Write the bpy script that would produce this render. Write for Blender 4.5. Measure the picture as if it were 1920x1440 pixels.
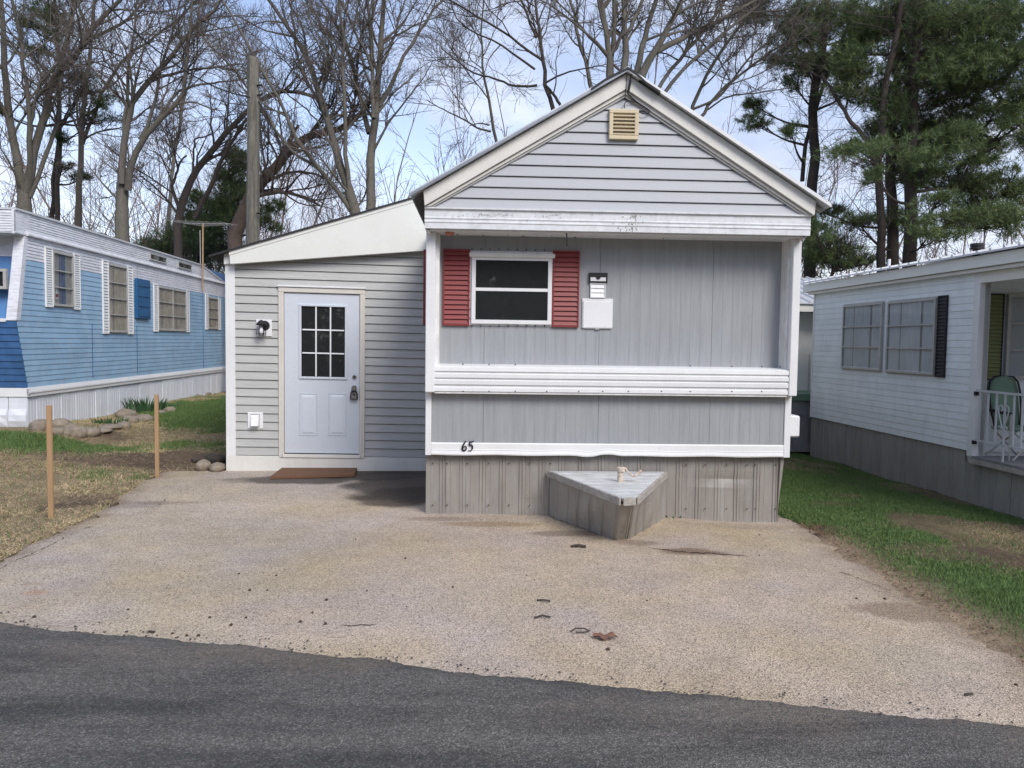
import bpy, bmesh, math, random
import numpy as np
from mathutils import Vector
random.seed(7); RNG = np.random.default_rng(11)
for o in list(bpy.data.objects): bpy.data.objects.remove(o)
SC = bpy.context.scene; COL = SC.collection
# ------------------------------------------------------------------ camera
F0 = 1443.0
yaw, pitch, roll = math.radians(2.5), math.radians(3.11), 0.0135
CAM = np.array([0, 0, 1.7])
Fw = np.array([math.sin(yaw)*math.cos(pitch), math.cos(yaw)*math.cos(pitch), -math.sin(pitch)])
Rt0 = np.array([math.cos(yaw), -math.sin(yaw), 0]); Up0 = np.cross(Rt0, Fw)
Rt = math.cos(roll)*Rt0 + math.sin(roll)*Up0; Up = np.cross(Rt, Fw)
cam = bpy.data.cameras.new('camera'); camo = bpy.data.objects.new('camera', cam); COL.objects.link(camo)
from mathutils import Matrix
camo.matrix_world = Matrix(((Rt[0], Up[0], -Fw[0], CAM[0]), (Rt[1], Up[1], -Fw[1], CAM[1]), (Rt[2], Up[2], -Fw[2], CAM[2]), (0, 0, 0, 1)))
cam.sensor_width = 36; cam.lens = 36*F0/1920; cam.clip_end = 1500; cam.clip_start = .05
SC.camera = camo
# ------------------------------------------------------------------ world, sun, exposure
SUN_EL, SUN_AZ = math.radians(41), math.radians(150)      # azimuth clockwise from +Y (north)
world = bpy.data.worlds.new('World'); SC.world = world; world.use_nodes = True
nt = world.node_tree; nt.nodes.clear()
def nd(t, typ, **kw):
    n = t.nodes.new(typ)
    for k, v in kw.items():
        if k.startswith('i_'):
            key = k[2:]; key = int(key) if key.isdigit() else key.replace('_', ' ')
            if hasattr(v, 'is_output') or isinstance(v, bpy.types.NodeSocket): t.links.new(v, n.inputs[key])
            else: n.inputs[key].default_value = v
        else: setattr(n, k, v)
    return n
def ramp(t, fac, pts):
    n = t.nodes.new('ShaderNodeValToRGB'); t.links.new(fac, n.inputs[0])
    e = n.color_ramp.elements
    while len(e) < len(pts): e.new(.5)
    for i, (p, c) in enumerate(pts):
        e[i].position = p; e[i].color = (c, c, c, 1) if isinstance(c, (int, float)) else (*c, 1)
    return n.outputs[0]
def mixc(t, fac, a, b, mode='MIX'):
    n = t.nodes.new('ShaderNodeMix'); n.data_type = 'RGBA'; n.blend_type = mode
    for i, v in ((0, fac), (6, a), (7, b)):
        if isinstance(v, bpy.types.NodeSocket): t.links.new(v, n.inputs[i])
        elif isinstance(v, (int, float)): n.inputs[i].default_value = v if i == 0 else (v, v, v, 1)
        else: n.inputs[i].default_value = (*v[:3], 1)
    return n.outputs[2]
def math_(t, op, a, b=0.0, clamp=False):
    n = t.nodes.new('ShaderNodeMath'); n.operation = op; n.use_clamp = clamp
    for i, v in ((0, a), (1, b)):
        if isinstance(v, bpy.types.NodeSocket): t.links.new(v, n.inputs[i])
        else: n.inputs[i].default_value = v
    return n.outputs[0]
sky = nd(nt, 'ShaderNodeTexSky', sky_type='NISHITA', sun_disc=False, sun_elevation=SUN_EL, sun_rotation=SUN_AZ, air_density=1.0, dust_density=.6, ozone_density=1.6)
tc = nd(nt, 'ShaderNodeTexCoord')
mp = nd(nt, 'ShaderNodeMapping', i_Vector=tc.outputs['Generated']); mp.inputs['Scale'].default_value = (1.0, 1.0, 2.2); mp.inputs['Location'].default_value = (.35, .1, .2)
n1 = nd(nt, 'ShaderNodeTexNoise', i_Vector=mp.outputs[0], i_Scale=2.6, i_Detail=8.0, i_Roughness=.55, i_Distortion=.5)
cm = ramp(nt, n1.outputs[0], [(.41, .03), (.64, 1.0)])
n2 = nd(nt, 'ShaderNodeTexNoise', i_Vector=mp.outputs[0], i_Scale=5.5, i_Detail=7.0, i_Roughness=.6)
cc = mixc(nt, ramp(nt, n2.outputs[0], [(.3, 0.), (.7, 1.)]), (4.1, 4.75, 6.4), (6.9, 7.3, 8.3))
skb = mixc(nt, 1.0, sky.outputs[0], (2.0, 1.68, 1.62), 'MULTIPLY')
bg = nd(nt, 'ShaderNodeBackground', i_Color=mixc(nt, cm, skb, cc), i_Strength=.1)
nt.links.new(bg.outputs[0], nd(nt, 'ShaderNodeOutputWorld').inputs[0])
sl = bpy.data.lights.new('sun', 'SUN'); sl.energy = 2.1; sl.angle = math.radians(26); sl.color = (1, .96, .9)
so = bpy.data.objects.new('sun', sl); COL.objects.link(so)
sd = Vector((math.sin(SUN_AZ)*math.cos(SUN_EL), math.cos(SUN_AZ)*math.cos(SUN_EL), math.sin(SUN_EL)))
so.rotation_euler = sd.to_track_quat('Z', 'Y').to_euler(); so.location = (20, -20, 40)
SC.view_settings.view_transform = 'Standard'; SC.view_settings.look = 'None'; SC.view_settings.gamma = 1
SC.view_settings.use_curve_mapping = False; SC.view_settings.exposure = 0.5
# ------------------------------------------------------------------ geometry of the view: from a point seen in the photo to the plane it lies on
def ray(x, y): return Fw + Rt*(x-960)/F0 - Up*(y-720)/F0
def at_y(x, y, Y): d = ray(x, y); return CAM + d*(Y/d[1])
def at_z(x, y, z): d = ray(x, y); return CAM + d*((z-CAM[2])/d[2])
def at_depth(x, y, D): return CAM + ray(x, y)*D
class Frame:
    """a wall: u runs along it, n stands out of it, z is up; k tilts level lines"""
    def __init__(s, O, a, n, k=0): s.O = np.array(O[:2], float); a = np.array(a[:2], float); s.a = a/np.linalg.norm(a); n = np.array(n[:2], float); s.n = n/np.linalg.norm(n); s.k = k
    def p(s, u, n, z): q = s.O + s.a*u + s.n*n; return (q[0], q[1], z - s.k*u)
    def px(s, x, y, n=0):
        d = ray(x, y); O = s.O + s.n*n - CAM[:2]
        t = (O @ s.n)/(d[:2] @ s.n); P = CAM + d*t
        u = (P[:2] - s.O) @ s.a; return u, P[2] + s.k*u
# ------------------------------------------------------------------ numeric noise
def _h(ix, iy, s): v = np.sin(ix*127.1 + iy*311.7 + s*74.7)*43758.5453; return v - np.floor(v)
def vnoise(x, y, s=0):
    x = np.asarray(x, float); y = np.asarray(y, float); ix = np.floor(x); iy = np.floor(y); fx = x-ix; fy = y-iy
    fx = fx*fx*(3-2*fx); fy = fy*fy*(3-2*fy)
    return (_h(ix, iy, s)*(1-fx)+_h(ix+1, iy, s)*fx)*(1-fy) + (_h(ix, iy+1, s)*(1-fx)+_h(ix+1, iy+1, s)*fx)*fy
def fbm(x, y, s=0, o=4):
    r = 0; a = .5
    for i in range(o): r = r + a*vnoise(np.asarray(x)*2**i, np.asarray(y)*2**i, s+i*3); a *= .5
    return r/(1-.5**o)
def sstep(a, b, x): t = np.clip((x-a)/(b-a), 0, 1); return t*t*(3-2*t)
# ------------------------------------------------------------------ building helpers
def tag(o, label=None, cat=None, group=None, kind=None):
    if label: o['label'] = label
    if cat: o['category'] = cat
    if group: o['group'] = group
    if kind: o['kind'] = kind
    return o
def thing(name, loc, label, cat, group=None):
    o = bpy.data.objects.new(name, None); COL.objects.link(o); o.location = tuple(float(c) for c in loc); o.empty_display_size = .2
    return tag(o, label, cat, group)
def wloc(o):
    v = Vector((0, 0, 0))
    while o is not None: v = v + o.location; o = o.parent
    return v
class MB:
    def __init__(s): s.v = []; s.f = []; s.m = []; s.mi = 0
    def add(s, vs, fs):
        b = len(s.v); s.v += [tuple(float(c) for c in p) for p in vs]; s.f += [tuple(i+b for i in f) for f in fs]; s.m += [s.mi]*len(fs); return s
    def hexa(s, P): return s.add(P, [(0,3,2,1),(4,5,6,7),(0,1,5,4),(1,2,6,5),(2,3,7,6),(3,0,4,7)])
    def box(s, a, b):
        x0,y0,z0 = a; x1,y1,z1 = b
        return s.hexa([(x0,y0,z0),(x1,y0,z0),(x1,y1,z0),(x0,y1,z0),(x0,y0,z1),(x1,y0,z1),(x1,y1,z1),(x0,y1,z1)])
    def fb(s, F, u0, u1, n0, n1, z0, z1):
        return s.hexa([F.p(u0,n0,z0),F.p(u1,n0,z0),F.p(u1,n1,z0),F.p(u0,n1,z0),F.p(u0,n0,z1),F.p(u1,n0,z1),F.p(u1,n1,z1),F.p(u0,n1,z1)])
    def prism(s, F, poly, n0, n1):
        k = len(poly); V = [F.p(u,n0,z) for u,z in poly] + [F.p(u,n1,z) for u,z in poly]
        return s.add(V, [tuple(range(k))[::-1], tuple(range(k,2*k))] + [(i,(i+1)%k,k+(i+1)%k,k+i) for i in range(k)])
    def sweep_v(s, F, prof, z0, z1, th=.004):      # profile [(u,n)...] swept vertically, a sheet with thickness
        k = len(prof); V = []
        for z in (z0, z1):
            V += [F.p(u, n, z if not callable(z) else z(u)) for u, n in prof]
        for z in (z0, z1):
            V += [F.p(u, n-th, z if not callable(z) else z(u)) for u, n in prof]
        fs = []
        for i in range(k-1): fs += [(i,i+1,k+i+1,k+i), (2*k+i,3*k+i,3*k+i+1,2*k+i+1), (i,2*k+i,2*k+i+1,i+1), (k+i,k+i+1,3*k+i+1,3*k+i)]
        fs += [(0,k,3*k,2*k),(k-1,3*k-1,4*k-1,2*k-1)]
        return s.add(V, fs)
    def sweep_h(s, F, prof, u0, u1):               # closed profile [(n,z)...] swept along the wall
        k = len(prof); V = [F.p(u0,n,z) for n,z in prof] + [F.p(u1,n,z) for n,z in prof]
        return s.add(V, [tuple(range(k)), tuple(range(k,2*k))[::-1]] + [(i,(i+1)%k,k+(i+1)%k,k+i) for i in range(k)])
    def tube(s, P, R, sides=8, cap=True):
        P = np.array(P, float); K = len(P); R = np.broadcast_to(np.array(R, float), (K,))
        T = np.gradient(P, axis=0); T /= np.linalg.norm(T, axis=1)[:, None]+1e-9
        ref = np.array([0,0,1.]) if abs(T[0][2]) < .9 else np.array([1.,0,0])
        V = []
        for i in range(K):
            a = np.cross(T[i], ref); a /= np.linalg.norm(a)+1e-9; b = np.cross(T[i], a)
            for j in range(sides):
                w = 2*math.pi*j/sides; V.append(P[i]+R[i]*(a*math.cos(w)+b*math.sin(w)))
        fs = [(i*sides+j, i*sides+(j+1)%sides, (i+1)*sides+(j+1)%sides, (i+1)*sides+j) for i in range(K-1) for j in range(sides)]
        if cap: fs += [tuple(range(sides))[::-1], tuple((K-1)*sides+j for j in range(sides))]
        return s.add(V, fs)
    def build(s, name, mat, parent=None, label=None, cat=None, group=None, kind=None, smooth=False, bevel=0, recalc=True):
        me = bpy.data.meshes.new(name); off = wloc(parent) if parent else Vector((0,0,0))
        if not parent and s.v:
            a = np.array(s.v); off = Vector(((a[:,0].min()+a[:,0].max())/2, (a[:,1].min()+a[:,1].max())/2, a[:,2].min()))
        me.from_pydata([(x-off.x, y-off.y, z-off.z) for x,y,z in s.v], [], s.f)
        mats = mat if isinstance(mat, (list, tuple)) else [mat]
        for m in mats: me.materials.append(m)
        if len(mats) > 1: me.polygons.foreach_set('material_index', s.m)
        if recalc or bevel:
            bm = bmesh.new(); bm.from_mesh(me)
            if bevel:
                bmesh.ops.bevel(bm, geom=[e for e in bm.edges if len(e.link_faces) == 2 and e.calc_face_angle(0) > .6], offset=bevel, segments=1, affect='EDGES')
            bmesh.ops.recalc_face_normals(bm, faces=bm.faces); bm.to_mesh(me); bm.free()
        if smooth: me.polygons.foreach_set('use_smooth', [True]*len(me.polygons))
        o = bpy.data.objects.new(name, me); COL.objects.link(o)
        if parent: o.parent = parent
        else: o.location = off
        return tag(o, label, cat, group, kind)
def big_mesh(name, V, Fq, mat, parent=None, col=None, smooth=False, **kw):
    """numpy mesh: V (n,3) world, Fq (m,3|4)"""
    off = np.array(wloc(parent)) if parent else np.zeros(3)
    me = bpy.data.meshes.new(name); V = np.asarray(V, np.float32) - off.astype(np.float32); Fq = np.asarray(Fq, np.int32); m, k = Fq.shape
    me.vertices.add(len(V)); me.vertices.foreach_set('co', V.ravel()); me.loops.add(m*k); me.loops.foreach_set('vertex_index', Fq.ravel())
    me.polygons.add(m); me.polygons.foreach_set('loop_start', np.arange(0, m*k, k, dtype=np.int32)); me.polygons.foreach_set('loop_total', np.full(m, k, np.int32))
    if smooth: me.polygons.foreach_set('use_smooth', np.ones(m, bool))
    me.update(calc_edges=True)
    if col is not None:
        for nm, arr in col.items():
            at = me.attributes.new(nm, 'FLOAT_COLOR', 'POINT'); a4 = np.ones((len(V), 4), np.float32); a4[:, :arr.shape[1]] = arr; at.data.foreach_set('color', a4.ravel())
    me.materials.append(mat); o = bpy.data.objects.new(name, me); COL.objects.link(o)
    if parent: o.parent = parent
    return tag(o, **kw)
def dup(o, parent=None, loc=None):
    c = o.copy(); COL.objects.link(c); c.parent = parent
    if loc is not None: c.location = loc
    return c
# ------------------------------------------------------------------ materials
MATS = {}
def mk(name, color, rough=.6, var=.12, vs=3.0, grime=0., gcol=(.12,.1,.08), gscale=(6,6,1.2), metal=0., bump=.1, bs=60., fine=.035, spec=.5, stretch=(1,1,1)):
    m = bpy.data.materials.new(name); m.use_nodes = True; t = m.node_tree; b = t.nodes['Principled BSDF']
    tc = nd(t, 'ShaderNodeTexCoord'); oi = nd(t, 'ShaderNodeObjectInfo')
    mp = nd(t, 'ShaderNodeMapping', i_Vector=tc.outputs['Object']); mp.inputs['Scale'].default_value = stretch
    n = nd(t, 'ShaderNodeTexNoise', i_Vector=mp.outputs[0], i_Scale=vs, i_Detail=6., i_Roughness=.65)
    c = mixc(t, ramp(t, n.outputs[0], [(.3, 0.), (.7, 1.)]), [x*(1-var) for x in color], [min(1, x*(1+var)) for x in color])
    n2 = nd(t, 'ShaderNodeTexNoise', i_Vector=mp.outputs[0], i_Scale=bs, i_Detail=3.)
    c = mixc(t, ramp(t, n2.outputs[0], [(.3, 0.), (.7, 1.)]), mixc(t, 1., c, (1-fine,)*3, 'MULTIPLY'), mixc(t, 1., c, (1+fine,)*3, 'MULTIPLY'))
    rv = nd(t, 'ShaderNodeMapRange', i_Value=oi.outputs['Random']); rv.inputs[3].default_value = .955; rv.inputs[4].default_value = 1.03
    cb = nd(t, 'ShaderNodeCombineColor', i_0=rv.outputs[0], i_1=rv.outputs[0], i_2=rv.outputs[0])
    c = mixc(t, 1., c, cb.outputs[0], 'MULTIPLY')
    if grime:
        g = nd(t, 'ShaderNodeMapping', i_Vector=tc.outputs['Object']); g.inputs['Scale'].default_value = gscale
        gn = nd(t, 'ShaderNodeTexNoise', i_Vector=g.outputs[0], i_Scale=1.6, i_Detail=8., i_Roughness=.7)
        gm = math_(t, 'MULTIPLY', ramp(t, gn.outputs[0], [(.46, 0.), (.72, 1.)]), grime)
        c = mixc(t, gm, c, gcol)
    t.links.new(c, b.inputs['Base Color'])
    r = nd(t, 'ShaderNodeMapRange', i_Value=n.outputs[0]); r.inputs[3].default_value = max(0, rough-.08); r.inputs[4].default_value = min(1, rough+.1)
    t.links.new(r.outputs[0], b.inputs['Roughness']); b.inputs['Metallic'].default_value = metal; b.inputs['Specular IOR Level'].default_value = spec
    if bump:
        bp = nd(t, 'ShaderNodeBump', i_Height=n2.outputs[0], i_Strength=bump, i_Distance=.004); t.links.new(bp.outputs[0], b.inputs['Normal'])
    MATS[name] = m; return m
def glassy(name, color, rough=.03, alpha=1., bumps=.02):
    m = bpy.data.materials.new(name); m.use_nodes = True; t = m.node_tree; b = t.nodes['Principled BSDF']
    b.inputs['Base Color'].default_value = (*color, 1); b.inputs['Roughness'].default_value = rough; b.inputs['Alpha'].default_value = alpha; b.inputs['Specular IOR Level'].default_value = .6
    tc = nd(t, 'ShaderNodeTexCoord'); n = nd(t, 'ShaderNodeTexNoise', i_Vector=tc.outputs['Object'], i_Scale=3., i_Detail=2.)
    t.links.new(nd(t, 'ShaderNodeBump', i_Height=n.outputs[0], i_Strength=bumps, i_Distance=.02).outputs[0], b.inputs['Normal']); return m
W_TRIM = mk('white_aluminium', (.74,.75,.75), .45, .05, 2, .10, (.42,.41,.38), bump=.05)
W_DIRTY = mk('chalky_white', (.72,.73,.72), .6, .1, 4, .5, (.34,.31,.27), (14,14,3))
W_BEAM = mk('flaking_white', (.72,.74,.76), .5, .08, 5, .38, (.33,.31,.28), (9,9,9))
CREAM = mk('cream_trim', (.72,.71,.66), .5, .06, 2, .2, (.45,.42,.36))
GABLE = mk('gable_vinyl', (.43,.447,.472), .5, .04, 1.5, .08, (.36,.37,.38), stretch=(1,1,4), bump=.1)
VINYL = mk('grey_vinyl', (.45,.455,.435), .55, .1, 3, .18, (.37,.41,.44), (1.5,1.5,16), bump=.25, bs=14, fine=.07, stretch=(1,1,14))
FASC = mk('fascia_sheet', (.74,.75,.70), .4, .04, 1, .12, (.6,.52,.46), (2,2,2), bump=.02)
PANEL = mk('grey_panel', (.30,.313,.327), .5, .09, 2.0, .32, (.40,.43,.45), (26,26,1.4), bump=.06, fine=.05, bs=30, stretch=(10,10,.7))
SKIRT = mk('grey_skirt', (.27,.25,.225), .42, .14, 2.5, .38, (.38,.38,.37), (10,10,1.2), bump=.08, fine=.07, stretch=(3,3,.8), spec=.6)
RED = mk('red_shutter', (.23,.035,.035), .5, .12, 3, .25, (.22,.05,.05), bump=.1)
DOORM = mk('door_paint', (.60,.645,.70), .4, .03, 1, 0, bump=.03)
CASING = mk('door_casing', (.66,.63,.57), .45, .05, 3, .15, (.5,.47,.42), (10,10,2))
WHITEP = mk('white_plastic', (.78,.79,.80), .35, .03, 2, .05, (.6,.6,.6), bump=0)
BLACKM = mk('black_metal', (.010,.010,.012), .6, .2, 5, bump=.05)
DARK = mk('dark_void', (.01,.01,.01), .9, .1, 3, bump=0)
STEEL = mk('brushed_steel', (.55,.55,.56), .25, .05, 8, metal=1., bump=.03)
YEL = mk('ivory_plastic', (.62,.53,.35), .5, .08, 4, .2, (.42,.33,.2))
ROOFM = mk('roof_metal', (.62,.64,.66), .35, .06, 3, .15, (.35,.35,.35), metal=.2)
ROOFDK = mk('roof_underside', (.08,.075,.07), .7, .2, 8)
ROOFEDGE = mk('roof_edge_metal', (.32,.35,.40), .35, .1, 6, .2, (.2,.2,.2), metal=.4)
RIDGE = mk('ridge_tar', (.02,.02,.022), .7, .2, 8)
WOODW = mk('weathered_white_wood', (.56,.57,.565), .8, .15, 5, .75, (.20,.17,.15), (3,34,34), bump=.4, bs=40)
WOODE = mk('peeling_edge_wood', (.36,.34,.31), .85, .2, 6, .6, (.14,.105,.08), (12,12,22), bump=.6, bs=50)
RUSTW = mk('rusty_white_paint', (.66,.58,.48), .7, .15, 12, .85, (.22,.075,.03), (22,22,22), bump=.4)
STEPW = mk('brown_step_wood', (.15,.072,.035), .8, .3, 6, .5, (.04,.02,.012), (3,30,30), bump=.6, bs=70, stretch=(1,8,8))
STAKE = mk('stake_wood', (.40,.255,.135), .8, .14, 5, .2, (.2,.12,.07), (30,30,2), bump=.3, bs=40, stretch=(12,12,1))
POLEM = mk('pole_wood', (.15,.14,.115), .9, .5, 2.2, .8, (.07,.065,.05), (14,14,.7), bump=1., bs=18, fine=.3, stretch=(7,7,.5))
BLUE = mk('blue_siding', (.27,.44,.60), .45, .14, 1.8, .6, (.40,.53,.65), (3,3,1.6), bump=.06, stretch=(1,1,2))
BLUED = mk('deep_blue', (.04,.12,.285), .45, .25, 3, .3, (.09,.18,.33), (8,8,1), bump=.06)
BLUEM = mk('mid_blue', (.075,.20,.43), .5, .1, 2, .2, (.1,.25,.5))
BLUESH = mk('teal_blue_shutter', (.015,.105,.25), .5, .15, 4)
WOLD = mk('old_white_siding', (.70,.72,.76), .55, .1, 4, .85, (.36,.375,.40), (4,4,26), bump=.15)
WSK = mk('white_skirt', (.70,.73,.78), .45, .05, 2, .2, (.5,.52,.5), (12,12,1.2))
RSIDE = mk('pale_siding', (.76,.81,.825), .55, .06, 2, .25, (.45,.47,.47), (5,5,2))
RSK = mk('neighbour_skirt', (.27,.26,.24), .5, .18, 2, .45, (.30,.30,.29), (10,10,.8), bump=.1, stretch=(3,3,.8))
GREENS = mk('olive_shutter', (.20,.22,.09), .6, .1, 5)
CHAIRG = mk('green_fabric', (.17,.26,.185), .85, .15, 5, bump=.2)
CURT = mk('curtain_cloth', (.52,.48,.40), .9, .18, 6, .3, (.3,.24,.12), (22,22,1))
CURTB = mk('blue_curtain', (.08,.13,.25), .9, .2, 9)
CURTW = mk('sheer_curtain', (.72,.78,.80), .9, .1, 3, .2, (.24,.27,.29), (14,14,1))
PANE = glassy('window_glass', (.026,.029,.029), .02, .86)
PANEC = glassy('clear_glass', (.03,.035,.04), .03, .16)
GREYMET = mk('grey_aluminium', (.42,.42,.40), .4, .1, 6, .3, (.2,.19,.17), (12,12,12))
ROCKM = mk('fieldstone', (.24,.20,.155), .85, .25, 5, .4, (.17,.14,.11), (6,6,6), bump=1., bs=24, fine=.2)
BARK = mk('grey_bark', (.105,.094,.078), .9, .3, 1.2, .4, (.10,.105,.06), (3,3,.8), bump=1., bs=16, fine=.3, stretch=(4,4,.7))
BARKD = mk('dark_bark', (.055,.045,.038), .9, .3, 1.5, .3, (.10,.06,.04), (3,3,.8), bump=1., bs=16, fine=.3, stretch=(4,4,.7))
VINEB = mk('vine_bark', (.10,.073,.056), .95, .35, 4, .5, (.05,.035,.03), (6,6,4), bump=1., bs=16)
TWIG = mk('twig_bark', (.12,.103,.09), .9, .3, 1.0, bump=0)
TWIGD = mk('dark_twig', (.10,.083,.072), .9, .3, 1.0, bump=0)
TWIGP = mk('reddish_twig', (.17,.13,.115), .9, .25, .6, bump=0)
LEAFM = mk('dry_leaf', (.17,.085,.055), .8, .2, 20)
SOIL = mk('dirt_clod', (.05,.035,.025), .95, .3, 20)
FEEDM = mk('dark_iron', (.02,.02,.02), .6, .2, 8)
TARP = mk('grey_tarp', (.20,.20,.205), .8, .2, 3, .5, (.1,.09,.085), (4,4,4), bump=.5)
# ------------------------------------------------------------------ terrain
mainF = Frame((0, 7.54), (1, 0), (0, -1))
bB0 = at_depth(55, 800, 11.2); bax = ray(850, 640)
blueF = Frame(bB0, bax, (bax[1], -bax[0]))
rA = at_depth(1820, 945, 9.4); rax = ray(866, 641)
rightF = Frame(rA, rax, (-rax[1], rax[0]))
aP, aQ = at_z(427, 884, .03), at_z(797, 884, .03)
addF = Frame(aP, aQ-aP, (aQ[1]-aP[1], -(aQ[0]-aP[0])), .012)
if addF.n[1] > 0: addF.n = -addF.n
bfar_u, bfar_z = blueF.px(427, 733); rfar_u, rfar_z = rightF.px(1516, 855)
def fp(F, u, n, z): q = F.p(u, n, z); return (q[0], q[1], z)
CP = [(-2.8,4.6,0),(0,3.8,0),(2.5,3.2,0),(0,0,0),(-6,2,.02),(6,1,0),(10,3,-.1),(0,-8,0),(-10,-4,0),(10,-4,0),(-3.7,7.8,0),(-1.5,6,0),(1.2,6,0),(3,5.5,-.02),(-3.2,9.7,.03),(-.6,9.8,.03),
      (-.5,7.5,0),(1.2,7.5,-.02),(3.05,7.5,-.075),(3.0,4.5,-.02),fp(blueF,0,0,bB0[2]),fp(blueF,bfar_u*.5,0,(bB0[2]+bfar_z)/2),fp(blueF,bfar_u,0,bfar_z),fp(blueF,0,-3,bB0[2]),
      (-4.6,11,.16),(-4.6,16,.35),(-7.5,7,.2),(-5,8,.06),(-12,6,.3),fp(rightF,0,0,rA[2]),fp(rightF,rfar_u*.5,0,(rA[2]+rfar_z)/2),fp(rightF,rfar_u,0,rfar_z),(4.5,8.5,-.12),(4.4,12,-.12),(3.4,12,-.1),
      fp(rightF,-2.5,0,-.26),(4.5,5.5,-.08),(9,7,-.3),(8,14,-.15),(0,20,.3),(-8,30,.6),(10,28,.1),(0,40,.5),(20,20,0),(-20,18,.7),(4.2,17,rfar_z),(-20,40,.7),(20,40,.3),(0,80,.5)]
CP = np.array(CP)
def terrain(x, y):
    x = np.asarray(x, float); y = np.asarray(y, float); w = 0; s = 0
    for a, b, c in CP:
        d = ((x-a)**2+(y-b)**2+.05)**-1.6; w = w+d; s = s+d*c
    return s/w
_GC = {}
def ground(px, py, lift=0.):
    key = (round(px, 3), round(py, 3), lift)
    if key not in _GC:
        d = ray(px, py); t = np.geomspace(1.8, 60, 260)
        for _ in range(2):      # first place where the line of sight meets the terrain
            P = CAM + d*t[:, None]; below = P[:, 2] < terrain(P[:, 0], P[:, 1])+lift; i = int(np.argmax(below)) if below.any() else len(t)-1; t = np.linspace(t[max(i-1, 0)], t[i], 40)
        _GC[key] = CAM + d*t[len(t)//2] if not below.any() else P[i]
    return _GC[key].copy()
# driveway outline (seen points on the ground)
Lp = [(-60,1080),(0,1048),(100,1000),(200,952),(250,915),(300,884),(360,884),(430,880)]
Rp = [(1466,972),(1500,985),(1545,1010),(1600,1050),(1690,1108),(1800,1170),(1920,1248),(2050,1335),(2250,1480)]
roadp = [(-260,1128),(0,1162),(100,1178),(200,1190),(430,1206),(700,1238),(960,1266),(1300,1300),(1600,1332),(1920,1362),(2300,1396)]
Lw = np.array([ground(*p)[:2] for p in Lp]); Rw = np.array([ground(*p)[:2] for p in Rp]); Qw = np.array([ground(*p)[:2] for p in roadp])
Qw = np.vstack([[Qw[0]+(Qw[0]-Qw[3])*12], Qw, [Qw[-1]+(Qw[-1]-Qw[-4])*8]])
def road_y(x): return np.interp(x, Qw[:,0], Qw[:,1]) if Qw[0,0] < Qw[-1,0] else np.interp(x, Qw[::-1,0], Qw[::-1,1])
def left_x(y): o = np.argsort(Lw[:,1]); return np.interp(y, Lw[o,1], Lw[o,0])
def right_x(y): o = np.argsort(Rw[:,1]); return np.interp(y, Rw[o,1], Rw[o,0])
def blob(x, y, px, py, sx, sy, rot=0.):
    P = ground(px, py); dx = x-P[0]; dy = y-P[1]; c, s = math.cos(rot), math.sin(rot); a = (dx*c+dy*s)/sx; b = (-dx*s+dy*c)/sy
    return np.exp(-(a*a+b*b))
def cover(x, y):
    """green (0..1), bare (0..1): which plants grow where"""
    n = fbm(x*1.3, y*1.3, 2); n2 = fbm(x*5, y*5, 9, 3)
    g = 0*x; b = 0*x
    left = x < 0
    g = g + 1.0*blob(x,y,320,790,1.3,2.6) + 1.0*blob(x,y,30,818,1.2,.5) + .7*blob(x,y,330,832,1.0,.6) - 1.8*blob(x,y,180,810,1.5,.8) - 1.3*blob(x,y,245,792,.8,1.3) + .9*blob(x,y,400,760,1.2,4) + .05
    b = b + 1.0*blob(x,y,330,872,1.3,.35) + .8*blob(x,y,200,858,.9,.35)+ .9*blob(x,y,400,868,.7,.5) + .6*blob(x,y,150,945,1.2,.5,.6) + .55*blob(x,y,170,806,1.2,.35) + .55*blob(x,y,250,786,.5,1.0)+.5*blob(x,y,410,820,.25,1.6)
    gr = .30 + 1.1*blob(x,y,1500,910,.8,1.0)+1.2*blob(x,y,1560,985,.8,.6)+1.4*blob(x,y,1640,1025,.8,.6,-.3)+1.4*blob(x,y,1730,1070,.8,.5,-.3)+1.4*blob(x,y,1850,1130,.8,.5,-.3)+1.3*blob(x,y,1940,1190,.7,.6)+.45*blob(x,y,1500,850,1.,3.)+.8*blob(x,y,1800,960,.8,.35)+.9*blob(x,y,2050,1250,1.5,1.0)+.4*blob(x,y,1700,950,1.5,1.)
    br = 1.0*blob(x,y,1680,985,.7,.35)+1.1*blob(x,y,1850,1040,.8,.45)+.9*blob(x,y,1560,945,.45,.15)+.9*blob(x,y,1520,992,.4,.12)+.8*blob(x,y,1600,910,.3,.2)
    gr = gr + 1.6*np.exp(-((x-right_x(y)-.80-.25*(fbm(y*.9, y*0, 71)-.5))/.42)**2)*(y > 2.5)*(y < 9); gr = gr - .9*blob(x,y,1860,1045,1.0,.55) - .7*blob(x,y,1700,985,.9,.4) - .5*blob(x,y,1900,1000,.8,.4); g = np.where(left, g, gr); b = np.where(left, b, br)
    g = sstep(.35, .75, g*.9 + (n-.5)*1.3 + (n2-.5)*.5); b = sstep(.35, .75, b + (n-.5)*.9 + (n2-.5)*.6)
    dd = x - right_x(y); e = np.where((x > 0), np.exp(-(np.clip(dd,0,9)/.33)**2), 0)*((y > road_y(x)) & (y < 7.4))
    b = np.maximum(b*(1-.4*g), e); g = g*(1-.85*b)
    return g, b
GREEN1, GREEN2 = np.array([.066,.118,.034]), np.array([.14,.21,.07]); STRAW = np.array([.42,.33,.20]); DIRT = np.array([.115,.083,.055]); SAND = np.array([.30,.225,.15])
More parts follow.
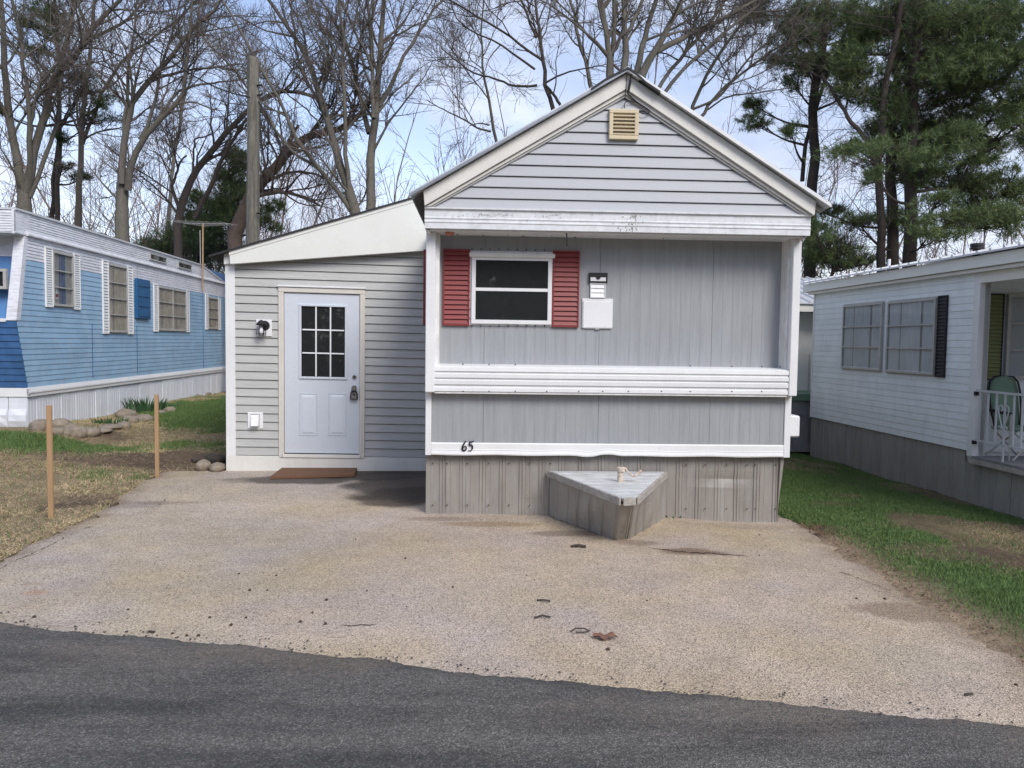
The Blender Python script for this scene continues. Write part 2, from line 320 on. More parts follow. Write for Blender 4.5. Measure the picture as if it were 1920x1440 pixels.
def ground_col(x, y):
    g, b = cover(x, y); n = fbm(x*9, y*9, 5, 3)[:, None]; m = fbm(x*2.2, y*2.2, 31, 3)[:, None]
    base = STRAW*(.36+.5*n)*(1-.25*m)*np.where(x > 0, .55+.5*blob(x, y, 1890, 1000, .7, .35), 1.)[:, None]
    c = base*(1-g[:,None]) + (GREEN1*.9)*(.7+.6*n)*g[:,None]
    bc = DIRT*(.7+.6*n); sand = np.exp(-(np.clip(x-right_x(y),-1,9)/.5)**2)*((x > 0)&(y < 7.0)); bc = bc*(1-sand[:,None]) + SAND*(.7+.6*n)*sand[:,None]
    return c*(1-b[:,None]) + bc*b[:,None]
def attr_mat(name, attr, rough, bscale, bstr, speck, dist=.01):
    m = bpy.data.materials.new(name); m.use_nodes = True; t = m.node_tree; b = t.nodes['Principled BSDF']
    a = nd(t, 'ShaderNodeAttribute', attribute_name=attr); tc = nd(t, 'ShaderNodeTexCoord')
    n = nd(t, 'ShaderNodeTexNoise', i_Vector=tc.outputs['Object'], i_Scale=bscale, i_Detail=5., i_Roughness=.75)
    n2 = nd(t, 'ShaderNodeTexNoise', i_Vector=tc.outputs['Object'], i_Scale=bscale*.23, i_Detail=4., i_Roughness=.7)
    f = math_(t, 'ADD', math_(t, 'MULTIPLY', ramp(t, n.outputs[0], [(.32, 0.), (.68, 1.)]), speck), math_(t, 'MULTIPLY', ramp(t, n2.outputs[0], [(.3, 0.), (.7, 1.)]), speck*.35))
    f = math_(t, 'ADD', f, 1-speck*.66)
    cb = nd(t, 'ShaderNodeCombineColor', i_0=f, i_1=f, i_2=f)
    t.links.new(mixc(t, 1., a.outputs['Color'], cb.outputs[0], 'MULTIPLY'), b.inputs['Base Color']); b.inputs['Roughness'].default_value = rough; b.inputs['Specular IOR Level'].default_value = .25
    t.links.new(nd(t, 'ShaderNodeBump', i_Height=n.outputs[0], i_Strength=bstr, i_Distance=dist).outputs[0], b.inputs['Normal']); return m
EARTH = attr_mat('lawn_earth', 'tint', .95, 28, .9, .7, .03)
def grid(xs, ys, zf): X, Y = np.meshgrid(xs, ys); x = X.ravel(); y = Y.ravel(); nx = len(xs); ny = len(ys); i = np.arange(nx*ny).reshape(ny, nx); return x, y, zf(x, y), np.stack([i[:-1,:-1].ravel(), i[:-1,1:].ravel(), i[1:,1:].ravel(), i[1:,:-1].ravel()], 1)
xs = np.concatenate([-np.geomspace(400, 12, 22), np.arange(-11.5, 11.6, .13), np.geomspace(12, 400, 22)]); ys = np.concatenate([-np.geomspace(300, 4, 14), np.arange(-3, 22, .14), np.geomspace(22.5, 600, 26)])
gx, gy, gz, gf = grid(xs, ys, lambda x, y: terrain(x, y) - .012*0 + (fbm(x*2, y*2, 3)-.5)*.02*((y > 5)))
inside = (gy > road_y(gx)-.3) & (gx > left_x(gy)) & (gx < right_x(gy)) & (gy < 9.9)
gz = np.where((gy < road_y(gx)+.05) | inside, terrain(gx, gy)-.03, gz)
big_mesh('ground', np.stack([gx, gy, gz], 1), gf, EARTH, col={'tint': ground_col(gx, gy)}, smooth=True, kind='structure', label='lawn ground of patchy green and straw grass between the homes')
# road
def road_mat():
    m = bpy.data.materials.new('road_asphalt'); m.use_nodes = True; t = m.node_tree; b = t.nodes['Principled BSDF']; tc = nd(t, 'ShaderNodeTexCoord')
    v = nd(t, 'ShaderNodeTexVoronoi', i_Vector=tc.outputs['Object'], i_Scale=150.); n = nd(t, 'ShaderNodeTexNoise', i_Vector=tc.outputs['Object'], i_Scale=60., i_Detail=6., i_Roughness=.8)
    mp = nd(t, 'ShaderNodeMapping', i_Vector=tc.outputs['Object']); mp.inputs['Rotation'].default_value = (0, 0, .25); mp.inputs['Scale'].default_value = (.5, 2.6, 1)
    L = nd(t, 'ShaderNodeTexNoise', i_Vector=mp.outputs[0], i_Scale=1.1, i_Detail=8., i_Roughness=.68)
    c = mixc(t, ramp(t, L.outputs[0], [(.36, 0.), (.5, .55), (.66, 1.)]), (.062,.060,.057), (.155,.147,.132))
    sp = ramp(t, nd(t, 'ShaderNodeSeparateColor', i_Color=v.outputs['Color']).outputs[0], [(0., .55), (.55, .9), (.8, 1.15), (1., 1.9)])
    c = mixc(t, 1., c, sp, 'MULTIPLY')
    c = mixc(t, 1., c, ramp(t, n.outputs[0], [(.25, .5), (.75, 1.45)]), 'MULTIPLY')
    at = nd(t, 'ShaderNodeAttribute', attribute_name='edge'); se = nd(t, 'ShaderNodeSeparateColor', i_Color=at.outputs['Color']); c = mixc(t, math_(t, 'MULTIPLY', se.outputs[0], .75), c, (.028,.026,.024))
    c = mixc(t, math_(t, 'MULTIPLY', se.outputs[1], ramp(t, n.outputs[0], [(.42, 0.), (.6, 1.)])), c, (.20,.155,.115))
    t.links.new(c, b.inputs['Base Color']); b.inputs['Roughness'].default_value = .8; b.inputs['Specular IOR Level'].default_value = .35
    bp = nd(t, 'ShaderNodeBump', i_Height=math_(t, 'ADD', v.outputs['Distance'], n.outputs[0]), i_Strength=.9, i_Distance=.006); t.links.new(bp.outputs[0], b.inputs['Normal']); return m
rx = np.concatenate([np.linspace(-90, -6, 40), np.arange(-5.9, 6, .015), np.linspace(6.1, 90, 40)]); K = 30; tt = np.linspace(0, 1, K)**2
ey = road_y(rx) + (fbm(rx*4, rx*0, 3)-.5)*.08 + (fbm(rx*30, rx*0, 8)-.5)*.03
X = np.repeat(rx[None], K, 0); Y = ey[None] - tt[:, None]*7.5; Z = terrain(X, Y) + .006 + .02*np.minimum(1, tt[:, None]*60)
E1 = .7*np.exp(-(tt*7.5/.06)**2)[:, None]*(.25+1.2*fbm(rx*7, rx*0, 17))[None]
i = np.arange(K*len(rx)).reshape(K, -1)
big_mesh('road', np.stack([X.ravel(), Y.ravel(), Z.ravel()], 1), np.stack([i[:-1,:-1].ravel(), i[1:,:-1].ravel(), i[1:,1:].ravel(), i[:-1,1:].ravel()], 1), road_mat(), col={'edge': np.stack([np.clip(E1, 0, 1).ravel(), (np.exp(-(tt*7.5/.42)**2)[:, None]*sstep(.42, .66, fbm(X*1.6, Y*2.2, 23))).ravel()*.8, 0*X.ravel()], 1)}, smooth=True, kind='structure', label='dark asphalt park road with a crumbling edge')
# driveway
def drive_mat():
    m = bpy.data.materials.new('driveway_aggregate'); m.use_nodes = True; t = m.node_tree; b = t.nodes['Principled BSDF']; tc = nd(t, 'ShaderNodeTexCoord')
    a = nd(t, 'ShaderNodeAttribute', attribute_name='tint')
    v = nd(t, 'ShaderNodeTexVoronoi', i_Vector=tc.outputs['Object'], i_Scale=160.); n = nd(t, 'ShaderNodeTexNoise', i_Vector=tc.outputs['Object'], i_Scale=95., i_Detail=5., i_Roughness=.8)
    s = nd(t, 'ShaderNodeSeparateColor', i_Color=v.outputs['Color'])
    c = mixc(t, 1., a.outputs['Color'], ramp(t, s.outputs[0], [(0., .34), (.16, .66), (.45, 1.02), (.8, 1.18), (1., 1.5)]), 'MULTIPLY')
    c = mixc(t, 1., c, ramp(t, n.outputs[0], [(.28, .62), (.72, 1.32)]), 'MULTIPLY')
    t.links.new(c, b.inputs['Base Color']); b.inputs['Roughness'].default_value = .85; b.inputs['Specular IOR Level'].default_value = .3
    t.links.new(nd(t, 'ShaderNodeBump', i_Height=math_(t, 'ADD', v.outputs['Distance'], n.outputs[0]), i_Strength=.8, i_Distance=.006).outputs[0], b.inputs['Normal']); return m
dys = np.concatenate([np.arange(0., 1., .012)]); NU = 200; NV = 220
vv = np.linspace(0, 1, NV); yb = 9.86
ys_ = None
U = np.linspace(0, 1, NU); Yc = 2.2 + (yb-2.2)*vv**1.0
jl = (fbm(Yc*3, Yc*0, 4)-.5)*.22 + (fbm(Yc*14, Yc*0, 6)-.5)*.10; jr = (fbm(Yc*3, Yc*0, 14)-.5)*.2 + (fbm(Yc*14, Yc*0, 16)-.5)*.12
xl = left_x(Yc)+jl; xr = right_x(Yc)+jr
X = xl[:, None] + (xr-xl)[:, None]*U[None]; Y = np.repeat(Yc[:, None], NU, 1)
edge = np.minimum(U[None]*(xr-xl)[:, None], (1-U[None])*(xr-xl)[:, None])
Z = terrain(X, Y) + .012 - .02*np.exp(-(edge/.05)**2)
x = X.ravel(); y = Y.ravel()
base = np.array([.46,.375,.285]); big = fbm(x*.9, y*.9, 41)[:, None]; med = fbm(x*1.7, y*1.7, 47)[:, None]
tint = base*(1 + (big-.5)*.3) ; tint = tint*(1+ (med-.5)*np.array([.03,-.03,-.42])); tint = tint*(1+(fbm(x*6, y*6, 91)[:, None]-.5)*.28)
gl = sstep(.6, -2.6, x + (fbm(x*.8, y*.8, 61)-.5)*2)[:, None]; tint = tint*(1-gl*np.array([.05,.02,-.02]))
def st(px, py, sx, sy, amt, col, rot=0., sh=.5):
    global tint
    w = blob(x, y, px, py, sx, sy, rot) + (fbm(x*3.3, y*3.3, px*.1)-.5)*.5; w = sstep(sh-.12, sh+.16, w)*amt
    tint = tint*(1-w[:, None]) + np.array(col)*w[:, None]
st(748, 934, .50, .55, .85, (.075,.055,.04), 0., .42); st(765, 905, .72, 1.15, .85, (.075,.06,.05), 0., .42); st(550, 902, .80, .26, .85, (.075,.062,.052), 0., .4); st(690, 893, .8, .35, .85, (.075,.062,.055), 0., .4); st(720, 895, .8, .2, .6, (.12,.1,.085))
st(1300, 1037, .30, .13, .7, (.17,.105,.065)); st(1700, 1150, .42, .2, .65, (.23,.165,.11), -.25); st(925, 985, .5, .12, .55, (.26,.17,.09)); st(1090, 1003, .5, .14, .6, (.16,.12,.09)); st(820, 975, .4, .12, .5, (.2,.15,.12))
st(620, 890, .2, .1, .4, (.12,.1,.08)); st(240, 948, .5, .22, .4, (.22,.19,.17)); st(320, 945, .4,.1,.45,(.2,.15,.11)); st(1190, 1020, .25, .12, .5, (.2,.14,.09))
st(70, 1115, .10, .05, .5, (.42,.22,.12)); st(60, 1098, .1, .04, .4, (.3,.2,.12)); st(1400, 990, .9, .12, .35, (.3,.24,.15)); st(1000, 965, 1.2, .07, .35, (.22,.17,.12))
st(1500, 1060, .6, .3, .3, (.42,.35,.26)); st(950, 1120, .8, .5, .3, (.44,.37,.27)); st(600, 1150, .8, .4, .3, (.42,.34,.30)); st(1650, 1240, .6, .3, .3, (.42,.36,.26))
ev = np.exp(-(edge.ravel()/.16)**2)*(.4+.9*fbm(x*4, y*4, 77)); ev = np.clip(ev, 0, 1)[:, None]*.75; tint = tint*(1-ev) + np.array([.24,.18,.12])*ev
i = np.arange(NV*NU).reshape(NV, NU)
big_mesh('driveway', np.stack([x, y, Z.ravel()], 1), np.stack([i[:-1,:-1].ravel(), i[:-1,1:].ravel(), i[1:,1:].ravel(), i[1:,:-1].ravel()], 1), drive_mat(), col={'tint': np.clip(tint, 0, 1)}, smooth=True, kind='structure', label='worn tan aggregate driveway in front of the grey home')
# cracks
def crack(pts, w, name='crack'):
    P = [];
    for (a, b) in zip(pts[:-1], pts[1:]):
        for t in np.linspace(0, 1, 9)[:-1]:
            q = ground(a[0]+(b[0]-a[0])*t, a[1]+(b[1]-a[1])*t, .016); P.append(q + np.array([random.uniform(-.012,.012), random.uniform(-.02,.02), 0]))
    V = []; 
    for j, q in enumerate(P):
        ww = w*random.uniform(.4, 1.2)*math.sin(math.pi*(j+.5)/len(P))**.4; V += [(q[0], q[1]-ww, q[2]+.001), (q[0], q[1]+ww, q[2]+.001)]
    mb = MB(); mb.add(V, [(2*j, 2*j+2, 2*j+3, 2*j+1) for j in range(len(P)-1)]); return mb.build(name, SOIL, kind='structure', recalc=False)
crack([(0,1066),(40,1046),(90,1025),(130,1002),(190,980)], .020); crack([(270,962),(300,945),(318,930)], .016); crack([(1215,1026),(1290,1036),(1345,1038),(1415,1044)], .011); crack([(1575,1072),(1620,1088),(1680,1110)], .01); crack([(640,1173),(715,1171)], .005)
exec_after = []
# ------------------------------------------------------------------ grass blades
def scatter(n, x0, x1, y0, y1, ok):
    x = RNG.uniform(x0, x1, n); y = RNG.uniform(y0, y1, n); m = ok(x, y); return x[m], y[m]
def grass(name, x, y, hmin, hmax, wid, label):
    g, b = cover(x, y); keep = RNG.random(len(x)) > b*.86; x, y, g, b = x[keep], y[keep], g[keep], b[keep]; n = len(x)
    green = RNG.random(n) < np.where(x < 0, .04, .12)+.85*g; h = RNG.uniform(hmin, hmax, n)*np.where(green, 1., .75)*(.65+.7*vnoise(x*3, y*3, 5)); th = RNG.uniform(0, 2*np.pi, n); lean = RNG.uniform(.1, .9, n)*np.where(green, 1, 1.9)
    z = terrain(x, y)-.004; w = wid*RNG.uniform(.6, 1.3, n)*np.where(green, 1., .8); h = h*np.where(green, 1., 1.5)
    dx, dy = np.cos(th), np.sin(th); la = RNG.uniform(0, 2*np.pi, n); lx, ly = np.cos(la)*lean*h, np.sin(la)*lean*h
    A = np.stack([x-dx*w, y-dy*w, z], 1); B = np.stack([x+dx*w, y+dy*w, z], 1); M = np.stack([x+lx*.35, y+ly*.35, z+h*.65], 1); T = np.stack([x+lx, y+ly, z+h*np.where(green, .95, .35)], 1)
    V = np.stack([A, B, T], 1).reshape(-1, 3); i = np.arange(n)*3
    Fc = np.stack([i, i+1, i+2], 1)
    r = RNG.random(n)[:, None]; cg = GREEN1*(1-r)+GREEN2*1.15*r; cs = STRAW*(.62+.95*r)*(.7+.6*fbm(x*4, y*4, 13)[:, None])*np.where(x > 0, .55+.5*blob(x, y, 1890, 1000, .7, .35), 1.)[:, None]; c = np.where(green[:, None], cg, cs); c = np.repeat(c, 3, 0)
    big_mesh(name, V, Fc, BLADE, col={'tint': c}, kind='stuff', label=label)
BLADE = attr_mat('grass_blade', 'tint', .8, 5, .0, .1)
def okL(x, y):
    q = np.stack([x, y], 1) - blueF.O; n = q @ blueF.n; u = q @ blueF.a
    return (x < left_x(y)+.02) & (y > road_y(x)+.05) & ((n > .03) | (u < -.5)) & ((y < 9.7) | (x < -3.2)) & (x > -.78*y)
def okR(x, y):
    q = np.stack([x, y], 1) - rightF.O; n = q @ rightF.n
    return (x > right_x(y)+.06) & (y > road_y(x)+.05) & (n > .03) & ((y < 7.5) | (x > 3.14)) & (x < .78*y+.5)
lx_, ly_ = scatter(620000, -9, -2.8, 4.5, 21, okL); grass('grass', lx_, ly_, .022, .07, .0042, 'patchy straw and green lawn grass beside the blue trailer')
lx_, ly_ = scatter(520000, 2.8, 7.5, 2.6, 18, okR); grass('grass', lx_, ly_, .015, .042, .0038, 'green lawn grass with brown patches beside the white home')
# ================================================================== MAIN GREY HOME
def lapboard(F, u0b, u1b, u0t, u1t, z0, z1, n=0., proud=.016, mat=None, parent=None, name='siding_board', lip=.006):
    mb = MB(); g, gd = (min(.009, (z1-z0)*.1), .010) if proud > .012 else (.004, .0005); f = 1-g/(z1-z0); um, vm = u0b+(u0t-u0b)*f, u1b+(u1t-u1b)*f
    prof = [(n-.012, z0+.004, u0b, u1b), (n+proud, z0, u0b, u1b), (n+proud, z0+.006, u0b, u1b), (n+.003, z1-g, um, vm), (n-gd, z1-g, um, vm), (n-gd, z1, u0t, u1t), (n-.03, z1, u0t, u1t), (n-.03, z0+.004, u0b, u1b)]
    k = len(prof); V = [F.p(q[2], q[0], q[1]) for q in prof] + [F.p(q[3], q[0], q[1]) for q in prof]
    mb.add(V, [tuple(range(k)), tuple(range(k, 2*k))[::-1]] + [(i, (i+1)%k, k+(i+1)%k, k+i) for i in range(k)]); return mb.build(name, mat, parent)
M = mainF
home = thing('mobile_home', (1.29, 7.5, 0), 'grey gable-fronted mobile home numbered 65 with red shutters', 'mobile home')
XL, XR = -.505, 3.08
# body core (walls set behind the cladding)
mb = MB(); mb.box((XL+.02, 7.60, .02), (XR-.03, 19.5, 2.72)); mb.build('wall_core', SKIRT, home)
# side wall cladding
for side, X in (('l', XL+.02), ('r', XR-.03)):
    mb = MB(); sx = -1 if side == 'l' else 1
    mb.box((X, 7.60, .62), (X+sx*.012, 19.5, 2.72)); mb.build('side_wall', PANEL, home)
# gable boards
AX, AZ = 1.315, 4.152
slL = (AZ-3.06)/(AX+.52); slR = (AZ-3.045)/(3.115-AX)
def roofz(x): return AZ - (AX-x)*slL if x < AX else AZ-(x-AX)*slR
GF = Frame((0, 7.17), (1, 0), (0, -1))
zb = 2.915; pitchz = .1035; th = .190   # rake cover height measured vertically
k = 0
while True:
    z0 = zb + k*pitchz; z1 = min(z0+pitchz, AZ-th)
    if z0 > AZ-th-.02: break
    lo = lambda z: AX-(AZ-th+.03-z)/slL; hi = lambda z: AX+(AZ-th+.03-z)/slR
    lapboard(GF, max(XL+.01, lo(z0)), min(XR-.01, hi(z0)), max(XL+.01, lo(z1)), min(XR-.01, hi(z1)), z0, z1, 0, .017, GABLE, home); k += 1
# gable backing
mb = MB(); mb.prism(GF, [(XL+.02, 2.92), (XR-.02, 2.92), (AX, AZ-.1)], -.30, -.02); mb.build('gable_core', PANEL, home)
# rake boards: fascia and inner moulding
for s in (-1, 1):
    xe = -.52 if s < 0 else 3.115; ze = roofz(xe)
    F2 = Frame((0, 7.10), (1, 0), (0, -1))
    g = AX-.003 if s < 0 else AX+.003
    mb = MB(); mb.prism(F2, [(g, AZ), (g, AZ-.135), (xe-s*.012, ze-.132), (xe, ze)], -.055, 0); mb.build('rake_board', CREAM, home, bevel=.003)
    mb = MB(); mb.prism(F2, [(g, AZ-.139), (g, AZ-.170), (xe-s*.06, ze-.152+.02), (xe-s*.02, ze-.134)], -.055, -.028); mb.build('rake_moulding', CREAM, home)
    mb = MB(); mb.prism(F2, [(g, AZ-.174), (g, AZ-.196), (xe-s*.09, ze-.135), (xe-s*.05, ze-.133)], -.065, -.042); mb.build('rake_moulding', GREYMET, home)
# roof sheets
rf = []
for s in (-1, 1):
    xe = -.632 if s < 0 else 3.232
    mb = MB(); y0, y1 = 7.05, 19.7; n = 46
    sl = slL if s < 0 else slR
    for j in range(n):      # ribbed metal: a rib every ~27 cm
        a = y0+(y1-y0)*j/n; b = y0+(y1-y0)*(j+1)/n
        zA, zE = AZ+.012, AZ-abs(xe-AX)*sl+.012
        for (ya, yb_, h) in ((a, a+.04, .022), (a+.04, b, 0)):
            mb.hexa([(AX, ya, zA), (xe, ya, zE), (xe, yb_, zE), (AX, yb_, zA), (AX, ya, zA+.016+h), (xe, ya, zE+.016+h), (xe, yb_, zE+.016+h), (AX, yb_, zA+.016+h)])
    sh = mb.build('roof_sheet', ROOFM, home)
    mb = MB(); F2 = Frame((0, 7.05), (1, 0), (0, -1)); zE = AZ-abs(xe-AX)*sl
    mb.prism(F2, [(AX, AZ+.008), (xe, zE+.008), (xe, zE+.034), (AX, AZ+.034)], 0, .012); mb.build('roof_edge', ROOFEDGE if s < 0 else W_TRIM, home)
    # corrugated eave underside
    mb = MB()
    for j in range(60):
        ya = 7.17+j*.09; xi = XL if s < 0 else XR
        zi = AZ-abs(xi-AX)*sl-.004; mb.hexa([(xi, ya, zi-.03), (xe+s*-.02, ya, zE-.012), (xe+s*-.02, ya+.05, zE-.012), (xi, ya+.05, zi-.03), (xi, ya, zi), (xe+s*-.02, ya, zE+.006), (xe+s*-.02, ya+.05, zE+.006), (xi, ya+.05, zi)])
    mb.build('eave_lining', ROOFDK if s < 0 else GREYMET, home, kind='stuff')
    mb = MB(); xi = XL+.02 if s < 0 else XR-.02; mb.box((min(xi, xi-s*.02), 7.2, 2.70), (max(xi, xi-s*.02), 19.5, AZ-abs(xi-AX)*sl)); mb.build('eave_board', CREAM, home)
mb = MB(); rr = []
for x_, dz in ((AX-.33, -.17), (AX-.2, -.085), (AX-.1, -.03), (AX+.0, .03), (AX+.07, -.008), (AX+.17, -.10), (AX+.3, -.175)): rr.append((x_, AZ+.015+dz+random.uniform(-.006,.006)))
mb.prism(Frame((0, 7.03), (1, 0), (0, -1)), rr + [(a, b-.022) for a, b in rr[::-1]], -12.5, 0); mb.build('ridge_cap', RIDGE, home)
# beam above the recess
mb = MB(); prof = [(0,2.735),(0,2.785),(.006,2.79),(.006,2.80),(0,2.805),(0,2.82),(.006,2.825),(.006,2.835),(0,2.84),(0,2.905),(.02,2.912),(.02,2.925),(-.05,2.925),(-.05,2.735)]
B2 = Frame((0, 7.155), (1, 0), (0, -1)); mb.sweep_h(B2, [(a, b) for a, b in prof], XL-.005, XR+.012); mb.build('beam', W_BEAM, home, label='white front beam with flaking paint above the recess')
mb = MB()
for _ in range(95):
    if random.random() < .6: x_, y_ = random.choice([random.gauss(915, 25), random.uniform(830, 1120)]), 400+abs(random.gauss(0, 4))
    else: x_, y_ = random.gauss(1185, 14), random.uniform(404, 432)
    u, z = B2.px(x_, y_, .004); w_, h_ = random.uniform(.0015, .0045), random.uniform(.0015, .0045)*(2.2 if x_ > 1140 else 1); mb.fb(B2, u-w_, u+w_, .0, .0075, z-h_, z+h_)
mb.build('paint_flake', GREYMET, home, kind='stuff', recalc=False)
mb = MB(); mb.box((XL, 7.2, 2.725), (XR, 7.56, 2.745)); mb.build('soffit', W_DIRTY, home)
for xx in (XL+.01, XR-.02): mb = MB(); mb.box((xx, 7.165, 2.90), (xx+.01, 7.6, 3.0)); mb.build('gable_return', CREAM, home)
# corner posts and jambs
for s in (-1, 1):
    a, b = (XL, XL+.088) if s < 0 else (XR-.080, XR)
    mb = MB(); mb.box((a, 7.305, 1.215), (b, 7.62, 2.724)); mb.build('corner_post', W_TRIM, home, bevel=.006)
    a, b = (XL+.0885, XL+.124) if s < 0 else (2.978, XR-.0805)
    mb = MB(); mb.box((a, 7.37, 1.45), (b, 7.60, 2.724)); mb.build('jamb', W_DIRTY, home)
# recessed wall panels with fine grooves
def groove_profile(u0, u1, step=.1, g=.003, d=.0016):
    pr = [(u0+.0015, 0)]; u = u0+step
    while u < u1-.02: pr += [(u-g/2, 0), (u-g/2, -d), (u+g/2, -d), (u+g/2, 0)]; u += step
    return pr + [(u1-.0015, 0)]
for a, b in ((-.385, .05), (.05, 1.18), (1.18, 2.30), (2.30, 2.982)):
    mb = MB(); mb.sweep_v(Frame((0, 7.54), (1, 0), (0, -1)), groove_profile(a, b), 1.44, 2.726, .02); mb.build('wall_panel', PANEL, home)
# white corrugated band (bay)
mb = MB(); pr = [(-.10,1.222),(.215,1.222),(.222,1.228),(.222,1.262),(.210,1.268),(.210,1.288),(.225,1.294),(.227,1.33),(.212,1.338),(.212,1.352),(.228,1.358),(.228,1.392),(.214,1.40),(.212,1.412),(.228,1.42),(.224,1.455),(.190,1.468),(.0,1.482),(-.10,1.482)]
mb.sweep_h(M, pr, XL+.0885, 2.998); mb.build('bay_band', W_TRIM, home, label='white corrugated band across the front below the window')
mb = MB(); mb.box((XL+.09, 7.33, 1.205), (2.99, 7.6, 1.222)); mb.build('band_underside', W_DIRTY, home)
# lower wall
LF = Frame((0, 7.43), (1, 0), (0, -1))
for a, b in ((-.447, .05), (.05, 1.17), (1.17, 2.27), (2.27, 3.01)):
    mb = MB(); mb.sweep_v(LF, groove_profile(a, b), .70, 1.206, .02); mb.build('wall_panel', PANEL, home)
for s in (-1, 1):
    a, b = (XL-.002, XL+.056) if s < 0 else (3.012, 3.076)
    mb = MB(); mb.prism(LF, [(a, .598), (b, .598), (b, 1.212), (a, 1.212)], -.16, .014); mb.build('corner_trim', W_TRIM, home, bevel=.004)
# bottom trim with a dented lower edge
mb = MB(); us = np.concatenate([np.linspace(XL+.0565, 3.0115, 60)]); zlo = .602 + .0*us
zlo = .602 + .018*np.exp(-((us-1.27)/.10)**4) - .010*np.exp(-((us-1.05)/.07)**2) + .003*np.sin(us*9)
V = []
for u, z in zip(us, zlo):
    for n_, zz in ((.014, z), (.018, z+.012), (.012, z+.045), (.016, z+.05), (.012, z+.055), (.014, .712), (.004, .722), (-.03, .722)): V.append(LF.p(u, n_, zz))
k = 8; mb.add(V, [(i*k+j, (i+1)*k+j, (i+1)*k+j+1, i*k+j+1) for i in range(len(us)-1) for j in range(k-1)]); mb.build('bottom_trim', W_TRIM, home, recalc=False)
# house number 65, stroke shapes as flat lettering
def stroke(name, paths, F, n, parent, mat, w=.008):
    mb = MB()
    for pth in paths:
        P = np.array(pth, float); 
        for _ in range(2):
            Q = [P[0]]
            for a, b in zip(P[:-1], P[1:]): Q += [a*.75+b*.25, a*.25+b*.75]
            P = np.array(Q+[P[-1]])
        T = np.gradient(P, axis=0); N = np.stack([-T[:,1], T[:,0]], 1)/(np.linalg.norm(T, axis=1)[:, None]+1e-9); L = []; R = []
        for i_, p in enumerate(P):
            ww = w*(.45+.55*abs(math.sin(math.pi*(i_/(len(P)-1))+.5))); L.append(p+N[i_]*ww/2); R.append(p-N[i_]*ww/2)
        m_ = len(P); V = [F.p(q[0], n, q[1]) for q in L]+[F.p(q[0], n, q[1]) for q in R]+[F.p(q[0], n-.003, q[1]) for q in L]+[F.p(q[0], n-.003, q[1]) for q in R]
        mb.add(V, [(i_, i_+1, m_+i_+1, m_+i_) for i_ in range(m_-1)]+[(i_, 2*m_+i_, 2*m_+i_+1, i_+1) for i_ in range(m_-1)]+[(m_+i_, m_+i_+1, 3*m_+i_+1, 3*m_+i_) for i_ in range(m_-1)])
    return mb.build(name, mat, parent, recalc=False)
ua, za = LF.px(866, 845, .02); ub, zt = LF.px(888, 827, .02)
sx = (ub-ua)/22.; 
def D(pts, ox): return [(ua+(ox+a)*sx, za+b*sx) for a, b in pts]
stroke('house_number', [D([(8,18.5),(5,15.5),(2,10),(.5,5),(1.5,1),(5,.3),(8.3,3),(8.5,7),(5.5,9),(2.5,6.5),(1.6,3)], 0)], LF, .026, home, BLACKM, .016)
stroke('house_number', [D([(1.5,17.5),(.3,10.5),(4.5,11.2),(7.3,8),(6.5,3),(3,-.5),(-.8,.6)], 13.2), D([(1.3,17.2),(5,16.3),(9.5,18.8)], 13.2)], LF, .026, home, BLACKM, .016)
# metal skirt panels: flat pans and a double rib every 20 cm, slightly uneven and leaning in
def skirt_run(F, u0, u1, z0f, z1, parent, mat, step=.2, n0=0., lean=.0, name='skirt_panel', rib=.008, dent=0., crease=False):
    cnt = max(1, round((u1-u0)/step)); st_ = (u1-u0)/cnt
    for i_ in range(cnt):
        a = u0+i_*st_; b = a+st_; r = rib*random.uniform(.8, 1.15)
        pr = [(a+.001, 0), (a+st_*.22, 0), (a+st_*.225, -.0025), (a+st_*.235, 0), (a+st_*.64, 0), (a+st_*.66, -.001), (a+st_*.70, r), (a+st_*.74, r), (a+st_*.78, 0), (a+st_*.82, 0), (a+st_*.86, r), (a+st_*.90, r), (a+st_*.94, 0), (b-.001, 0)]
        rows = 16 if crease else 6; mb = MB(); k = len(pr); V = []
        ph = random.uniform(0, 6)
        for j in range(rows+1):
            f = j/rows
            for (u, n_) in pr:
                z0 = z0f(u) if callable(z0f) else z0f
                z = z0+(z1-z0)*f + (random.uniform(-.004, .004) if j == 0 else 0)
                dn = dent*math.sin(f*math.pi)*math.sin(ph+u*7)*.02 + lean*(f-1)
                if crease: dn += -.022*math.exp(-((z-.36)/.05)**2)*math.exp(-((u-2.45)/.26)**2) + .010*math.exp(-((z-.30)/.02)**2)*math.exp(-((u-2.45)/.22)**2) - .012*math.exp(-((z-.12)/.06)**2)*math.exp(-((u-.55)/.1)**2)
                V.append(F.p(u, n0+n_+dn, z))
        mb.add(V, [(j*k+q, j*k+q+1, (j+1)*k+q+1, (j+1)*k+q) for j in range(rows) for q in range(k-1)])
        mb.build(name, mat, parent, recalc=False)
SFr = Frame((0, 7.505), (1, 0), (0, -1))
gz_ = lambda u: float(terrain(u, 7.48))+.004
skirt_run(SFr, XL+.0, 3.01, gz_, .62, home, SKIRT, .195, 0, 0.0, dent=.35, crease=True)
mb = MB(); V = []
mb.hexa([(3.0, 7.50, -.09), (3.022-.03, 7.50, -.09), (3.012, 7.62, -.09), (2.99, 7.62, -.09), (3.01, 7.47, .61), (3.045, 7.47, .61), (3.045, 7.6, .61), (3.01, 7.6, .61)]); mb.build('skirt_corner', SKIRT, home)
for s, X in ((-1, XL+.0), (1, 3.02)):
    FF = Frame((X, 7.52), (0, 1), (s, 0)); skirt_run(FF, 0, 5.0, lambda u: float(terrain(X, 7.5+u))-.01, .63, home, SKIRT, .4)
